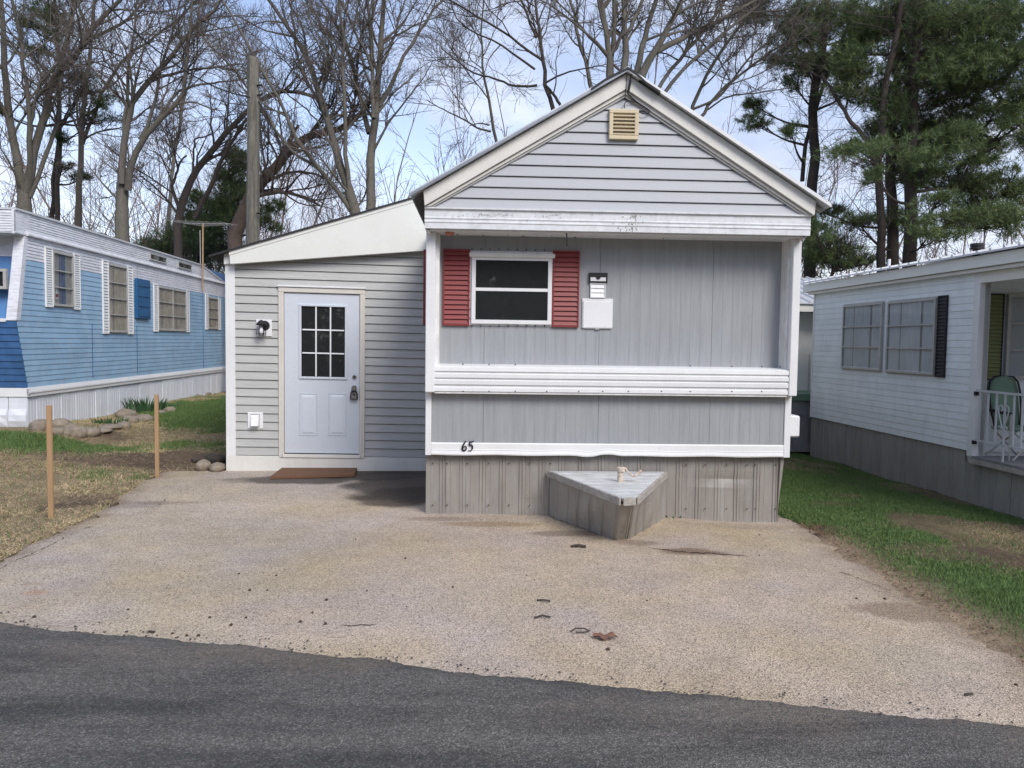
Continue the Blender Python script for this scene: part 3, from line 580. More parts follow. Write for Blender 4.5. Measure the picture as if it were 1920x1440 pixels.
# window
wn = MB(); u0, z1 = M.px(881, 470); u1, z0 = M.px(1037, 612)
def framebox(F, u0, u1, z0, z1, w, n0, n1, name, mat, parent, **k):
    mb = MB(); mb.fb(F, u0, u1, n0, n1, z0, z0+w); mb.fb(F, u0, u1, n0, n1, z1-w, z1); mb.fb(F, u0, u0+w, n0, n1, z0+w, z1-w); mb.fb(F, u1-w, u1, n0, n1, z0+w, z1-w); return mb.build(name, mat, parent, **k)
wroot = framebox(M, u0, u1, z0+.0, z1, .028, 0, .012, 'window', W_DIRTY, home)
framebox(M, u0+.02, u1-.02, z0+.015, z1-.05, .040, .012, .035, 'window_frame', W_TRIM, wroot, bevel=.003)
mb = MB(); mb.fb(M, u0-.004, u1+.004, .012, .06, z1-.062, z1-.022); mb.build('window_hood', CREAM, wroot, bevel=.006)
zm = (z0+z1)/2-.012
mb = MB(); mb.fb(M, u0+.06, u1-.06, .012, .03, zm-.016, zm+.016); mb.build('sash_rail', W_TRIM, wroot, bevel=.002)
for a, b in ((z0+.055, zm-.016), (zm+.016, z1-.09)):
    mb = MB(); mb.fb(M, u0+.06, u1-.06, .010, .018, a, b); mb.build('pane', PANE, wroot)
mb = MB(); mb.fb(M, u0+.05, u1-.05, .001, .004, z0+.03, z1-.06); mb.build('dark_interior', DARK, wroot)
# shutters
def shutter(F, u0, u1, z0, z1, parent, mat, nl, n=0., name='shutter', louv_mat=None, fr=.016, back=True):
    s_ = framebox(F, u0, u1, z0, z1, fr, n, n+.028, name, mat, parent, bevel=.003)
    mb = MB()
    if back: mb.fb(F, u0+fr*.5, u1-fr*.5, n, n+.006, z0+fr*.5, z1-fr*.5); mb.build('backing', mat, s_)
    h = (z1-z0-2*fr)/nl; me = None
    for i_ in range(nl):
        a = z0+fr+i_*h
        if me is None:
            mb = MB(); mb.hexa([F.p(u0+fr, n+.006, a+.001), F.p(u1-fr, n+.006, a+.001), F.p(u1-fr, n+.026, a+.003), F.p(u0+fr, n+.026, a+.003), F.p(u0+fr, n+.006, a+h-.002), F.p(u1-fr, n+.006, a+h-.002), F.p(u1-fr, n+.010, a+h-.001), F.p(u0+fr, n+.010, a+h-.001)])
            me = mb.build('louvre', louv_mat or mat, s_)
        else: dup(me, s_, (0, 0, h*i_))
    return s_
for (xa, ya, xb, yb_) in ((831, 466, 880, 611), (1037, 469, 1085, 614)):
    a, zt_ = M.px(xa, ya, .03); b, zb_ = M.px(xb, yb_, .03); shutter(M, a, b, zb_, zt_, home, RED, 15, .001)
FS = Frame((XL-.022, 7.62), (0, 1), (-1, 0)); shutter(FS, .05, .30, 1.86, 2.60, home, RED, 8, .001)
# white access panel, mail vent, door bell bits
a, zt_ = M.px(1092, 559, .03); b, zb_ = M.px(1149, 616, .03)
pn = MB(); pn.fb(M, a, b, 0, .012, zb_+.004, zt_); pl = pn.build('access_panel', W_TRIM, home, bevel=.003)
mb = MB(); mb.fb(M, a+.008, b-.003, .012, .024, zb_, zt_-.022); mb.build('panel_cover', WHITEP, pl, bevel=.008)
mb = MB(); mb.fb(M, (a+b)/2-.02, (a+b)/2+.02, .0, .02, zb_-.012, zb_+.002); mb.build('latch', GREYMET, pl)
a, zt_ = M.px(1107, 530, .02); b, zb_ = M.px(1135, 559, .02)
lv = framebox(M, a, b, zb_, zt_, .010, 0, .022, 'wall_vent', WHITEP, home, bevel=.002)
for i_ in range(3):
    h = (zt_-zb_-.02)/3; mb = MB(); zz = zb_+.01+i_*h; mb.hexa([M.p(a+.01, .002, zz+.001), M.p(b-.01, .002, zz+.001), M.p(b-.01, .018, zz+.001), M.p(a+.01, .018, zz+.001), M.p(a+.01, .002, zz+h), M.p(b-.01, .002, zz+h), M.p(b-.01, .008, zz+h), M.p(a+.01, .008, zz+h)]); mb.build('louvre', WHITEP, lv)
a, zt_ = M.px(1105, 511, .03); b, zb_ = M.px(1139, 530, .03)
hd = thing('sign_holder', M.p((a+b)/2, 0, zb_), 'small black slotted holder above the white wall vent', 'holder')
mb = MB(); mb.fb(M, a, b, .001, .014, zb_, zt_); mb.fb(M, a, b, .014, .03, zb_+.055, zt_); mb.fb(M, a, a+.012, .014, .03, zb_, zb_+.055); mb.fb(M, b-.012, b, .014, .03, zb_, zb_+.055); mb.fb(M, a+.012, b-.012, .014, .03, zb_, zb_+.012)
mb.build('holder_body', BLACKM, hd)
mb = MB(); mb.fb(M, a+.014, b-.014, .014, .024, zb_+.014, zb_+.052); mb.build('card', WHITEP, hd)
mb = MB(); c_ = (a+b)/2; mb.prism(M, [(c_+.022*math.cos(t_), zb_+.056+.026*math.sin(t_)) for t_ in np.linspace(-math.pi, 0, 9)], .02, .033); mb.build('thumb_notch', BLACKM, hd)
# gable vent
G0 = Frame((0, 7.16), (1, 0), (0, -1)); a, zt_ = G0.px(1143, 204, .04); b, zb_ = G0.px(1197, 262, .04)
gv = framebox(G0, a, b, zb_, zt_, .036, 0, .045, 'gable_vent', YEL, home, bevel=.004)
mb = MB(); mb.fb(G0, a+.03, b-.03, 0, .006, zb_+.03, zt_-.03); mb.build('vent_backing', RUSTW, gv)
nl = 6; h = (zt_-zb_-.072)/nl; me = None
for i_ in range(nl):
    zz = zb_+.036+i_*h
    if me is None:
        mb = MB(); mb.hexa([G0.p(a+.036, .014, zz+h*.62), G0.p(b-.036, .014, zz+h*.62), G0.p(b-.036, .040, zz+h*.18), G0.p(a+.036, .040, zz+h*.18), G0.p(a+.036, .014, zz+h*.75), G0.p(b-.036, .014, zz+h*.75), G0.p(b-.036, .042, zz+h*.6), G0.p(a+.036, .042, zz+h*.6)]); me = mb.build('louvre', YEL, gv)
    else: dup(me, gv, (0, 0, h*i_))
# cable at the gable peak
def curve_pts(F, pts, n): 
    out = []
    for q in pts: u, z = F.px(q[0], q[1], n); out.append(F.p(u, n, z))
    P = np.array(out)
    for _ in range(2):
        Q = [P[0]]
        for a_, b_ in zip(P[:-1], P[1:]): Q += [a_*.75+b_*.25, a_*.25+b_*.75]
        P = np.array(Q+[P[-1]])
    return P
cb = thing('service_cable', (1.35, 7.1, 3.9), 'black wire looped from the roof peak over the ivory gable vent', 'cable')
mb = MB(); mb.tube(curve_pts(G0, [(1184,120),(1183,142),(1181,152),(1178,165),(1177,176)], .09), .006, 6); mb.tube(curve_pts(G0, [(1182,150),(1180,163),(1178,172)], .1), [.006,.008]+[.012]*5+[.006]*3 if False else .012, 6); mb.build('wire', BLACKM, cb)
mb = MB(); mb.tube(curve_pts(G0, [(1177,176),(1190,188),(1215,205),(1220,208),(1216,213),(1206,213),(1198,210),(1193,208)], .035), .005, 6); mb.build('drip_loop', BLACKM, cb)
mb = MB(); mb.tube(curve_pts(G0, [(1171,203),(1170,196),(1174,190),(1182,189),(1193,190)], .035), .0045, 6); mb.build('drip_loop', BLACKM, cb)
# small red reflector under the soffit, hanging wire hook
lt = at_y(843, 434, 7.33); mb = MB()
for j in range(5):
    pass
prof = [(.045*math.cos(t_), -.035*math.sin(t_)) for t_ in np.linspace(0, math.pi/2, 6)]; V = []; 
for r_, z_ in prof:
    for j in range(14): V.append((lt[0]+r_*math.cos(j*math.tau/14), 7.33+r_*math.sin(j*math.tau/14), 2.724+z_))
mb.add(V, [(i_*14+j, i_*14+(j+1)%14, (i_+1)*14+(j+1)%14, (i_+1)*14+j) for i_ in range(5) for j in range(14)]); mb.build('marker_light', mk('amber_red', (.45,.16,.10), .3), None, 'small faded red dome light under the left end of the white soffit', 'marker light', smooth=True)
mb = MB(); p = at_y(1062, 433, 7.22); q = at_y(1063, 461, 7.22); mb.tube([p, (p+q)/2+np.array([.002,0,0]), q, q+np.array([.0,-.01,.012])], .006, 6); mb.build('hanging_hook', BLACKM, None, 'thin black hook hanging from the beam right of the window', 'hook')
# screws (tiny): one joined part
mb = MB()
def screw(F, x, y, n):
    u, z = F.px(x, y, n); mb.fb(F, u-.006, u+.006, n, n+.004, z-.006, z+.006)
for x_ in range(885, 1035, 17): screw(M, x_, 467+ (x_-885)*.012, .028); screw(M, x_, 611, .013)
for y_ in range(495, 605, 17): screw(M, 880.5, y_, .013); screw(M, 1036, y_, .013)
for x_ in (868, 917, 966, 1025, 1085, 1130, 1178, 1240, 1294, 1372, 1428): screw(LF, x_, 734, .15)
for x_ in (868, 917, 966, 1294, 1372, 1428, 1462): screw(M, x_, 683+(x_-868)*.008, .19)
for x_ in range(860, 1460, 43): screw(Frame((0,7.5),(1,0),(0,-1)), x_+random.uniform(-9,9), 441+(x_-860)*.012+random.uniform(-2,2), .06)
for x_ in (811, 838, 876, 916, 954, 993, 1032): screw(SFr, x_, 869, .014); screw(SFr, x_, 947, .014)
for x_ in (1286, 1322, 1362, 1401, 1416, 1454): screw(SFr, x_, 872, .014); screw(SFr, x_, 954, .014)
mb.build('screw', SOIL, home, kind='stuff', recalc=False)
# outdoor box on the right wall
p0 = at_y(1481, 778, 7.75); p1 = at_y(1492, 818, 7.75)
mb = MB(); mb.box((3.03, 7.66, p1[2]), (p1[0]+.004, 7.98, p0[2])); ac = thing('meter_box', (3.07, 7.8, p1[2]), 'white louvred box on the right side wall of the grey home', 'vent box')
mb.build('housing', WHITEP, ac, bevel=.015)
for k_ in range(7):
    mb = MB(); zz = p1[2]+.02+k_*.028; mb.box((3.062, 7.648, zz), (3.078, 7.66, zz+.018)); mb.build('grille_slat', BLACKM, ac)
# dryer of stray dent highlight on the skirt: crease in real metal
# ------------------------------------------------------------------ hitch cover
LFt, RTt, TP, TPr = at_y(1030, 883, 7.46), at_y(1249, 888, 7.46), None, None
zt_ = float(LFt[2]); P1 = at_z(1165, 934, zt_); P2 = at_z(1192, 933, zt_)
hc = thing('hitch_cover', ((LFt[0]+RTt[0])/2, 7.2, 0), 'low wedge-shaped box with peeling white plank top jutting from the skirting', 'hitch cover')
A_, B_, C_, D_ = np.array([LFt[0], 7.47]), P1[:2], P2[:2], np.array([RTt[0], 7.47])
# deck planks run across, clipped by the wedge
yf = min(B_[1], C_[1]); npl = 8; hh = (7.47-yf)/npl
def xlo(y_): return B_[0] + (A_[0]-B_[0])*max(0, (y_-yf))/(7.47-yf)
def xhi(y_): return C_[0] + (D_[0]-C_[0])*max(0, (y_-yf))/(7.47-yf)
for i_ in range(npl):
    a = yf+i_*hh+.008; b = yf+(i_+1)*hh-.008; o = .012; mb = MB(); dz = random.uniform(-.005, .003)
    mb.hexa([(xlo(a)+o, a, zt_-.03+dz), (xhi(a)-o, a, zt_-.022+dz), (xhi(b)-o, b, zt_-.022+dz), (xlo(b)+o, b, zt_-.022+dz), (xlo(a)+o, a, zt_+dz), (xhi(a)-o, a, zt_+dz), (xhi(b)-o, b, zt_+dz), (xlo(b)+o, b, zt_+dz)]); mb.build('deck_plank', WOODW, hc, bevel=.004)
def edgeboard(a, b, nm='edge_board'):
    d = (b-a)/np.linalg.norm(b-a); n_ = np.array([d[1], -d[0]]); 
    if n_[1] > 0: n_ = -n_
    FF = Frame(a, d, n_); L = np.linalg.norm(b-a); mb = MB(); mb.fb(FF, 0, L, 0, .02, zt_-.062, zt_+.004); return mb.build(nm, WOODE, hc, bevel=.004), FF, L
dl = (B_-A_)/np.linalg.norm(B_-A_)
edgeboard(A_, B_-dl*.0); edgeboard(B_+np.array([.012,0]), C_-np.array([.004,0])); edgeboard(C_+np.array([.008,.012]), D_)
mb = MB(); mb.add([(A_[0]+.03, A_[1], zt_-.045), (B_[0]+.01, B_[1]+.02, zt_-.045), (C_[0]-.01, C_[1]+.02, zt_-.045), (D_[0]-.03, D_[1], zt_-.045)], [(0,1,2,3)]); mb.build('under_deck', DARK, hc, recalc=False)
# wedge skirt: leans so that the bottom tip sits under the top tip
tipb = ground(1156, 1016); lb = ground(1028, 966); rb = ground(1245, 972); tipb2 = ground(1180, 1012)
def warped(A3, B3, A3b, B3b, nrib, name='skirt_panel'):
    """ruled metal sheet between a top edge and a bottom edge, ribs fanning"""
    A3, B3, A3b, B3b = map(np.array, (A3, B3, A3b, B3b)); per = 8; rows = 7; d = B3-A3; n_ = np.array([d[1], -d[0], 0]); n_ /= np.linalg.norm(n_)
    if n_[1] > 0: n_ = -n_
    for i_ in range(nrib):
        V = []; pr = [(.0, 0), (.5, 0), (.6, 0), (.66, .011), (.74, .011), (.8, 0), (.86, .008), (1., 0)]; dph = 1.3
        for j in range(rows+1):
            f = j/rows
            for s_, h_ in pr:
                t_ = (i_+s_)/nrib; P = (A3*(1-t_)+B3*t_)*(1-f) + (A3b*(1-t_)+B3b*t_)*f; V.append(P + n_*(h_+.016*math.sin(f*math.pi)*math.sin(math.pi*t_)*math.sin(dph+t_*9+f*3)) + np.array([0, 0, random.uniform(-.004,.004) if j == rows else 0]))
        k = len(pr); mb = MB(); mb.add(V, [(j*k+q, j*k+q+1, (j+1)*k+q+1, (j+1)*k+q) for j in range(rows) for q in range(k-1)]); mb.build(name, SKIRT, hc, recalc=False)
z3 = zt_-.05
warped((A_[0]+.01, 7.46, z3), (B_[0]-.0, B_[1]+.006, z3), (lb[0], 7.46, 0.0), (tipb[0], tipb[1], .003), 6)
warped((B_[0], B_[1]+.004, z3), (C_[0], C_[1]+.004, z3), (tipb[0], tipb[1], .003), (tipb2[0], tipb2[1], .0), 1, 'corner_strip')
warped((C_[0], C_[1]+.004, z3), (D_[0]-.01, 7.46, z3), (tipb2[0], tipb2[1], 0), (rb[0], 7.46, -.03), 5)
# hitch jack
jb = at_y(1160, 905, 7.46); 
jx = at_z(1163, 904, zt_); jk = thing('hitch_jack', (jx[0], jx[1], zt_), 'rusty cream jack post with a bent crank on the plank top', 'trailer jack')
jt = at_y(1163, 876, jx[1]); hgt = jt[2]-zt_
mb = MB(); mb.tube([(jx[0], jx[1], zt_-.02), (jx[0], jx[1], zt_+hgt*.8)], .027, 16); mb.build('jack_post', RUSTW, jk, smooth=False)
mb = MB(); mb.tube([(jx[0]+.004, jx[1], zt_+hgt*.72), (jx[0]+.004, jx[1], zt_+hgt*.98), (jx[0]+.004, jx[1], zt_+hgt)], [.036, .036, .031], 16); mb.build('jack_head', RUSTW, jk)
cp = [at_y(x_, y_, jx[1]) for x_, y_ in ((1173,878),(1178,886),(1186,893),(1190,893),(1203,882))]
mb = MB(); mb.tube([cp[0]+np.array([-.03,0,.0]), *cp[:4]], .008, 8); mb.build('crank_arm', RUSTW, jk); mb = MB(); mb.tube([cp[3], cp[4]], .0125, 10); mb.build('crank_grip', RUSTW, jk)
# ================================================================== ADDITION
A = addF; addn = thing('house_addition', tuple(A.p(1.25, 0, .03)), 'grey vinyl-sided lean-to addition with a pale blue entry door', 'addition')
uR = float(np.linalg.norm((aQ-aP)[:2]))+.25
fu0, fz0 = A.px(430, 470, .12); fu1, fz1 = A.px(770, 373, .12); fb0 = A.px(433, 495, .12); fb1 = A.px(797, 470, .12)
slf = (fz1-fz0)/(fu1-fu0)
def fasc_bot(u): return fb0[1] + (fb1[1]-fb0[1])*(u-fb0[0])/(fb1[0]-fb0[0])
mb = MB(); mb.prism(A, [(.01, .08), (uR, .08), (uR, fasc_bot(uR)+.05), (.01, fasc_bot(0)+.03)], -3.4, -.04); mb.build('wall_core', VINYL, addn)
dl_u, _ = A.px(522, 700, .03); dr_u, _ = A.px(684, 700, .03); dtop = A.px(604, 540, .03)[1]; dbot = A.px(604, 858, .03)[1]
sb = A.px(480, 853)[1]; ex = .1055; z = sb; k_ = 0
while z < fasc_bot(uR)+.02:
    z1_ = z+ex; segs = [(.06, uR)]
    if z < dtop-.02: segs = [(.06, dl_u+.004), (dr_u-.004, uR)]
    for a, b in segs:
        # clip by the fascia
        if z > fasc_bot(.06)-.02:
            ustart = (z - fb0[1])/((fb1[1]-fb0[1])/(fb1[0]-fb0[0])) + fb0[0] - .3
            a = max(a, ustart)
        if b-a > .05: lapboard(A, a, b, a, b, z, z1_, 0, .017, VINYL, addn)
    z = z1_
mb = MB(); mb.fb(A, -.012, .105, -.1, .022, sb-.01, fasc_bot(0)+.02); mb.build('corner_post', WSK if False else W_TRIM, addn, bevel=.004)
bz0 = float(terrain(aP[0], aP[1]))+.0
V = [A.p(-.012, .026, bz0), A.p(uR, .026, bz0+A.k*uR+.01), A.p(uR, -.05, bz0+A.k*uR+.01), A.p(-.012, -.05, bz0), A.p(-.012, .026, sb-.008), A.p(uR, .026, sb-.006), A.p(uR, -.05, sb-.006), A.p(-.012, -.05, sb-.008)]
mb = MB(); mb.hexa(V); mb.build('base_board', CREAM, addn, bevel=.003)
# fascia and shed roof
mb = MB(); ue = fu1+1.2; mb.prism(A, [(fu0, fz0-.012), (ue, fz0+slf*(ue-fu0)-.012), (ue, fasc_bot(ue)), (fu0+.01, fasc_bot(fu0))], .06, .13); mb.build('fascia', FASC, addn, label='wide cream triangular fascia sheet under the lean-to roof', bevel=.003)
mb = MB(); mb.prism(A, [(fu0+.0, fz0-.055), (ue, fz0+slf*(ue-fu0)-.05), (ue, fz0+slf*(ue-fu0)-.008), (fu0, fz0-.010)], .13, .137); mb.build('drip_edge', FASC, addn)
mb = MB(); mb.prism(A, [(-.17, fz0+slf*(-.17-fu0)-.012), (ue, fz0+slf*(ue-fu0)-.008), (ue, fz0+slf*(ue-fu0)+.012), (-.17, fz0+slf*(-.17-fu0)+.012)], -3.6, .155); mb.build('roof', RIDGE, addn)
mb = MB(); mb.prism(A, [(-.012, fasc_bot(0)+.01), (-.012, fz0+slf*(-.012-fu0)-.014), (.1, fz0-.0+slf*(.1-fu0)-.014), (.1, fasc_bot(0)+.03)], -3.4, .06); mb.build('eave_filler', W_TRIM, addn)
FLs = Frame(np.array(A.p(-.012, 0, 0)[:2]), -A.n, -A.a)
z = sb
for k_ in range(24): lapboard(FLs, .1, 3.4, .1, 3.4, z+k_*ex, z+(k_+1)*ex, -.004, .016, VINYL, addn)
# casing + door
csw = .066
mb = MB()
for (a, b) in ((dl_u, dl_u+csw), (dr_u-csw, dr_u)): mb.fb(A, a, b, 0, .034, dbot, dtop-csw)
mb.fb(A, dl_u, dr_u, 0, .034, dtop-csw+.001, dtop); cas = mb.build('door_casing', CASING, addn, bevel=.006)
mb = MB(); mb.fb(A, dl_u-.008, dr_u+.008, 0, .05, dtop+.001, dtop+.022); mb.build('head_trim', W_TRIM, cas, bevel=.003)
mb = MB()
for (a, b) in ((dl_u+csw*.55, dl_u+csw*.8), (dr_u-csw*.8, dr_u-csw*.55)): mb.fb(A, a, b, .034, .040, dbot, dtop-csw-.002)
mb.build('casing_bead', CASING, cas)
La, Lb = dl_u+csw+.004, dr_u-csw-.004; Lt = dtop-csw-.006; Lz = A.px(604, 851, 0)[1]+.01
mb = MB(); mb.fb(A, dl_u+.02, dr_u-.02, .0, .040, dbot-.0, Lz-.014); mb.build('threshold', CREAM, cas)
mb = MB(); mb.fb(A, La, Lb, -.01, .006, Lz-.013, Lz+.003); mb.build('weather_strip', DARK, cas)
g0, gt = A.px(565, 574, .02); g1, gb = A.px(646.5, 707, .02)
# door slab built round the light opening
mb = MB(); mb.fb(A, La, Lb, -.02, .010, Lz, gb-.02); mb.fb(A, La, Lb, -.02, .010, gt+.02, Lt); mb.fb(A, La, g0-.012, -.02, .010, gb-.02, gt+.02); mb.fb(A, g1+.012, Lb, -.02, .010, gb-.02, gt+.02); door = mb.build('door', DOORM, addn, label='pale blue steel entry door with nine glass panes', bevel=.001)
framebox(A, g0-.03, g1+.03, gb-.034, gt+.03, .030, .010, .026, 'light_frame', DOORM, door, bevel=.005)
for j in (1, 2):
    u = g0+(g1-g0)*j/3; mb = MB(); mb.fb(A, u-.009, u+.009, .006, .020, gb, gt); mb.build('muntin', WHITEP, door, bevel=.003)
    z_ = gb+(gt-gb)*j/3
    for q in range(3):
        ua_ = g0+(g1-g0)*q/3+.0095; ub_ = g0+(g1-g0)*(q+1)/3-.0095; mb = MB(); mb.fb(A, ua_, ub_, .006, .0195, z_-.009, z_+.009); mb.build('muntin', WHITEP, door, bevel=.003)
for i_ in range(3):
    for j in range(3):
        mb = MB(); mb.fb(A, g0+(g1-g0)*i_/3-.001, g0+(g1-g0)*(i_+1)/3+.001, .0, .006, gb+(gt-gb)*j/3-.001, gb+(gt-gb)*(j+1)/3+.001); mb.build('pane', PANE, door)
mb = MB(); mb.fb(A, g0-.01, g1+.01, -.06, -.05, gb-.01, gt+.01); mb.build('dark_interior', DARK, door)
for (xa, xb) in ((561, 595), (615.5, 649)):
    a, zt2 = A.px(xa, 737, .01); b, zb2 = A.px(xb, 817, .01)
    framebox(A, a, b, zb2, zt2, .010, .010, .017, 'panel_moulding', DOORM, door, bevel=.003)
    V = []; 
    for (o, n_) in ((.016, .010), (.048, .0185)): V += [A.p(a+o, n_, zb2+o), A.p(b-o, n_, zb2+o), A.p(b-o, n_, zt2-o), A.p(a+o, n_, zt2-o)]
    mb = MB(); mb.add(V, [(0,1,5,4),(1,2,6,5),(2,3,7,6),(3,0,4,7),(4,5,6,7)]); mb.build('raised_panel', DOORM, door)
def disc(F, u, z, r, n0, n1, name, mat, parent, seg=20, r2=None):
    mb = MB(); pts0 = [(u+r*math.cos(t_), z+r*math.sin(t_)) for t_ in np.linspace(0, math.tau, seg, endpoint=False)]; r2 = r2 or r*.8
    V = [F.p(a, n0, b) for a, b in pts0]+[F.p(u+(a-u)*r2/r, n1, z+(b-z)*r2/r) for a, b in pts0]; mb.add(V, [tuple(range(seg))[::-1], tuple(range(seg, 2*seg))]+[(i_, (i_+1)%seg, seg+(i_+1)%seg, seg+i_) for i_ in range(seg)]); return mb.build(name, mat, parent)
u, z = A.px(664.5, 707, .02); disc(A, u, z, .030, .010, .026, 'deadbolt', STEEL, door); disc(A, u, z, .012, .026, .030, 'keyhole', BLACKM, door)
u, z = A.px(664, 727, .03); disc(A, u, z, .032, .010, .02, 'knob_rose', STEEL, door); disc(A, u, z, .020, .02, .075, 'knob', STEEL, door, r2=.029)
lb_ = thing('key_lockbox', A.p(u, .04, z-.15), 'grey and black key lockbox hanging from the door knob', 'lockbox')
mb = MB(); mb.tube([A.p(u-.024, .045, z-.05), A.p(u-.024, .045, z-.0), A.p(u-.014, .045, z+.022), A.p(u+.014, .045, z+.022), A.p(u+.024, .045, z), A.p(u+.024, .045, z-.05)], .006, 8); mb.build('shackle', BLACKM, lb_)
mb = MB(); mb.prism(A, [(u-.03, z-.04), (u-.045, z-.07), (u-.048, z-.15), (u+.048, z-.15), (u+.045, z-.07), (u+.03, z-.04)], .022, .062); mb.build('lockbox_body', BLACKM, lb_, bevel=.006)
mb = MB(); mb.prism(A, [(u-.028, z-.06), (u-.033, z-.14), (u+.033, z-.14), (u+.028, z-.06)], .062, .066); mb.build('face_plate', STEEL, lb_)
mb = MB(); mb.fb(A, u-.016, u+.02, .066, .069, z-.085, z-.07); mb.fb(A, u-.004, u+.012, .066, .069, z-.10, z-.085); mb.fb(A, u-.018, u+.018, .066, .069, z-.132, z-.128); mb.build('face_marking', BLACKM, lb_)
# lantern
a, zt2 = A.px(480.5, 599, .02); b, zb2 = A.px(510, 631, .02); c = (a+b)/2+.01
ln = thing('wall_lantern', A.p(c, .02, zb2), 'black glass wall lantern on a white block left of the door', 'wall lamp')
mb = MB(); mb.fb(A, a, b, .01, .03, zb2, zt2); mb.build('mounting_block', WHITEP, ln, bevel=.004)
zc = (zb2+zt2)/2+.03; disc(A, c, zc, .062, .03, .05, 'back_plate', BLACKM, ln); 
cu, cn = c-.025, .10
P3 = A.p(cu, cn, 0); mb = MB(); mb.tube([(P3[0], P3[1], zc+.07-.012*c), (P3[0], P3[1], zc+.055-.012*c), (P3[0], P3[1], zc+.02-.012*c), (P3[0], P3[1], zc-.012*c)], [.006, .03, .062, .058], 16); mb.build('lantern_cap', BLACKM, ln, smooth=False)
mb = MB(); mb.tube([A.p(c, .04, zc+.02), A.p(c-.01, .07, zc+.045), A.p(cu, cn, zc+.04)], .010, 8); mb.build('bracket', BLACKM, ln)
mb = MB(); zz = zc-.12
for j in range(6):
    w = j*math.tau/6+.3; e1 = np.array(A.p(cu, cn, zc-.01))+np.array([.05*math.cos(w), .05*math.sin(w), 0]); e2 = np.array(A.p(cu, cn, zz))+np.array([.054*math.cos(w), .054*math.sin(w), 0]); mb.tube([e1, e2], .0045, 5)
for zr in (zz, zz+.02): mb.tube([np.array(A.p(cu, cn, zr))+np.array([.054*math.cos(j*math.tau/12), .054*math.sin(j*math.tau/12), 0]) for j in range(13)], .004, 5)
mb.build('lantern_cage', BLACKM, ln)
mb = MB(); mb.tube([A.p(cu, cn, zc), A.p(cu, cn, zc-.03), A.p(cu, cn, zc-.07), A.p(cu, cn, zc-.10), A.p(cu, cn, zc-.11)], [.012, .016, .03, .024, .006], 12); mb.build('bulb', WHITEP, ln, smooth=True)
# dryer vent
a, zt2 = A.px(464, 773, .03); b, zb2 = A.px(493, 804, .03)
dv = thing('dryer_vent', A.p((a+b)/2, .02, zb2), 'white square dryer vent low on the siding left of the door', 'dryer vent')
mb = MB(); mb.fb(A, a, b, .008, .028, zb2, zt2); mb.build('vent_flange', WHITEP, dv, bevel=.004)
mb = MB(); w = (b-a); V = [A.p(a+.2*w, .028, zb2+.03), A.p(b-.22*w, .028, zb2+.03), A.p(b-.22*w, .028, zt2-.03), A.p(a+.2*w, .028, zt2-.03), A.p(a+.26*w, .085, zb2+.035), A.p(b-.28*w, .085, zb2+.035), A.p(b-.28*w, .05, zt2-.045), A.p(a+.26*w, .05, zt2-.045)]
mb.hexa(V); mb.build('vent_hood', WHITEP, dv, bevel=.004)
mb = MB(); mb.fb(A, a+.75*w, a+.80*w, .028, .032, zb2+.03, zt2-.03); mb.fb(A, a+.2*w, b-.2*w, .028, .034, zt2-.026, zt2-.02); mb.build('vent_rim', GREYMET, dv)
# step plank on the ground
qs = [ground(506, 901), ground(665, 897), ground(671, 881), ground(530, 883)]
cz = max(float(q[2]) for q in qs)+.012
mb = MB(); mb.hexa([(q[0], q[1], cz) for q in qs] + [(q[0]+.004*(-1)**i_, q[1]+.01, cz+.038) for i_, q in enumerate(qs)]); mb.build('step_board', STEPW, None, 'split brown wooden board lying below the entry door', 'board', bevel=.005)
# ================================================================== BLUE TRAILER
B = blueF; blue = thing('blue_trailer', tuple(B.p(3, -1.5, bB0[2])), 'long blue and white trailer home with white shutters on the left', 'trailer home')
uE = 16.0                                             # far end
uend, _ = B.px(426, 600)
z_sk = B.px(52, 735)[1]; z_tr0 = B.px(55, 744)[1]; z_tr1 = B.px(52, 727)[1]
zj = (B.px(46, 489)[1]+B.px(425, 557)[1])/2           # white/blue change
zled = (B.px(50, 441)[1]+B.px(380, 526)[1])/2         # ledge under the raised roof
ztop = (B.px(27, 388)[1]+B.px(375, 496)[1])/2
u_top = B.px(47, 437)[0]; u_belt, z_belt = B.px(30, 601); u_bot = B.px(52, 727)[0]; u_roof = B.px(25, 390)[0]
print('BLUE', z_tr0, z_tr1, zj, zled, ztop, 'u', u_top, u_belt, z_belt, u_bot, u_roof, uend)
Wd = 3.0
def uedge(z): return u_bot + (u_belt-u_bot)*(z-z_tr1)/(z_belt-z_tr1) if z < z_belt else u_belt + (u_top-u_belt)*(z-z_belt)/(zled-z_belt)
mb = MB(); mb.fb(B, .5, uE, -Wd, -.04, z_tr0, ztop-.05); mb.build('wall_core', BLUEM, blue)
gbase = lambda u: float(terrain(*B.p(u, 0, 0)[:2]))-.01
ex = .0812; z = z_tr1; n_rows = int(round((zj-z_tr1)/ex)); ex = (zj-z_tr1)/n_rows
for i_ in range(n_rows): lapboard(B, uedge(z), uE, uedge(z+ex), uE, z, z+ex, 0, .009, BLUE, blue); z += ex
n2_ = 7; e2 = (zled-zj)/n2_
for i_ in range(n2_): lapboard(B, uedge(z), uE, uedge(z+e2), uE, z, z+e2, 0, .009, WOLD, blue); z += e2
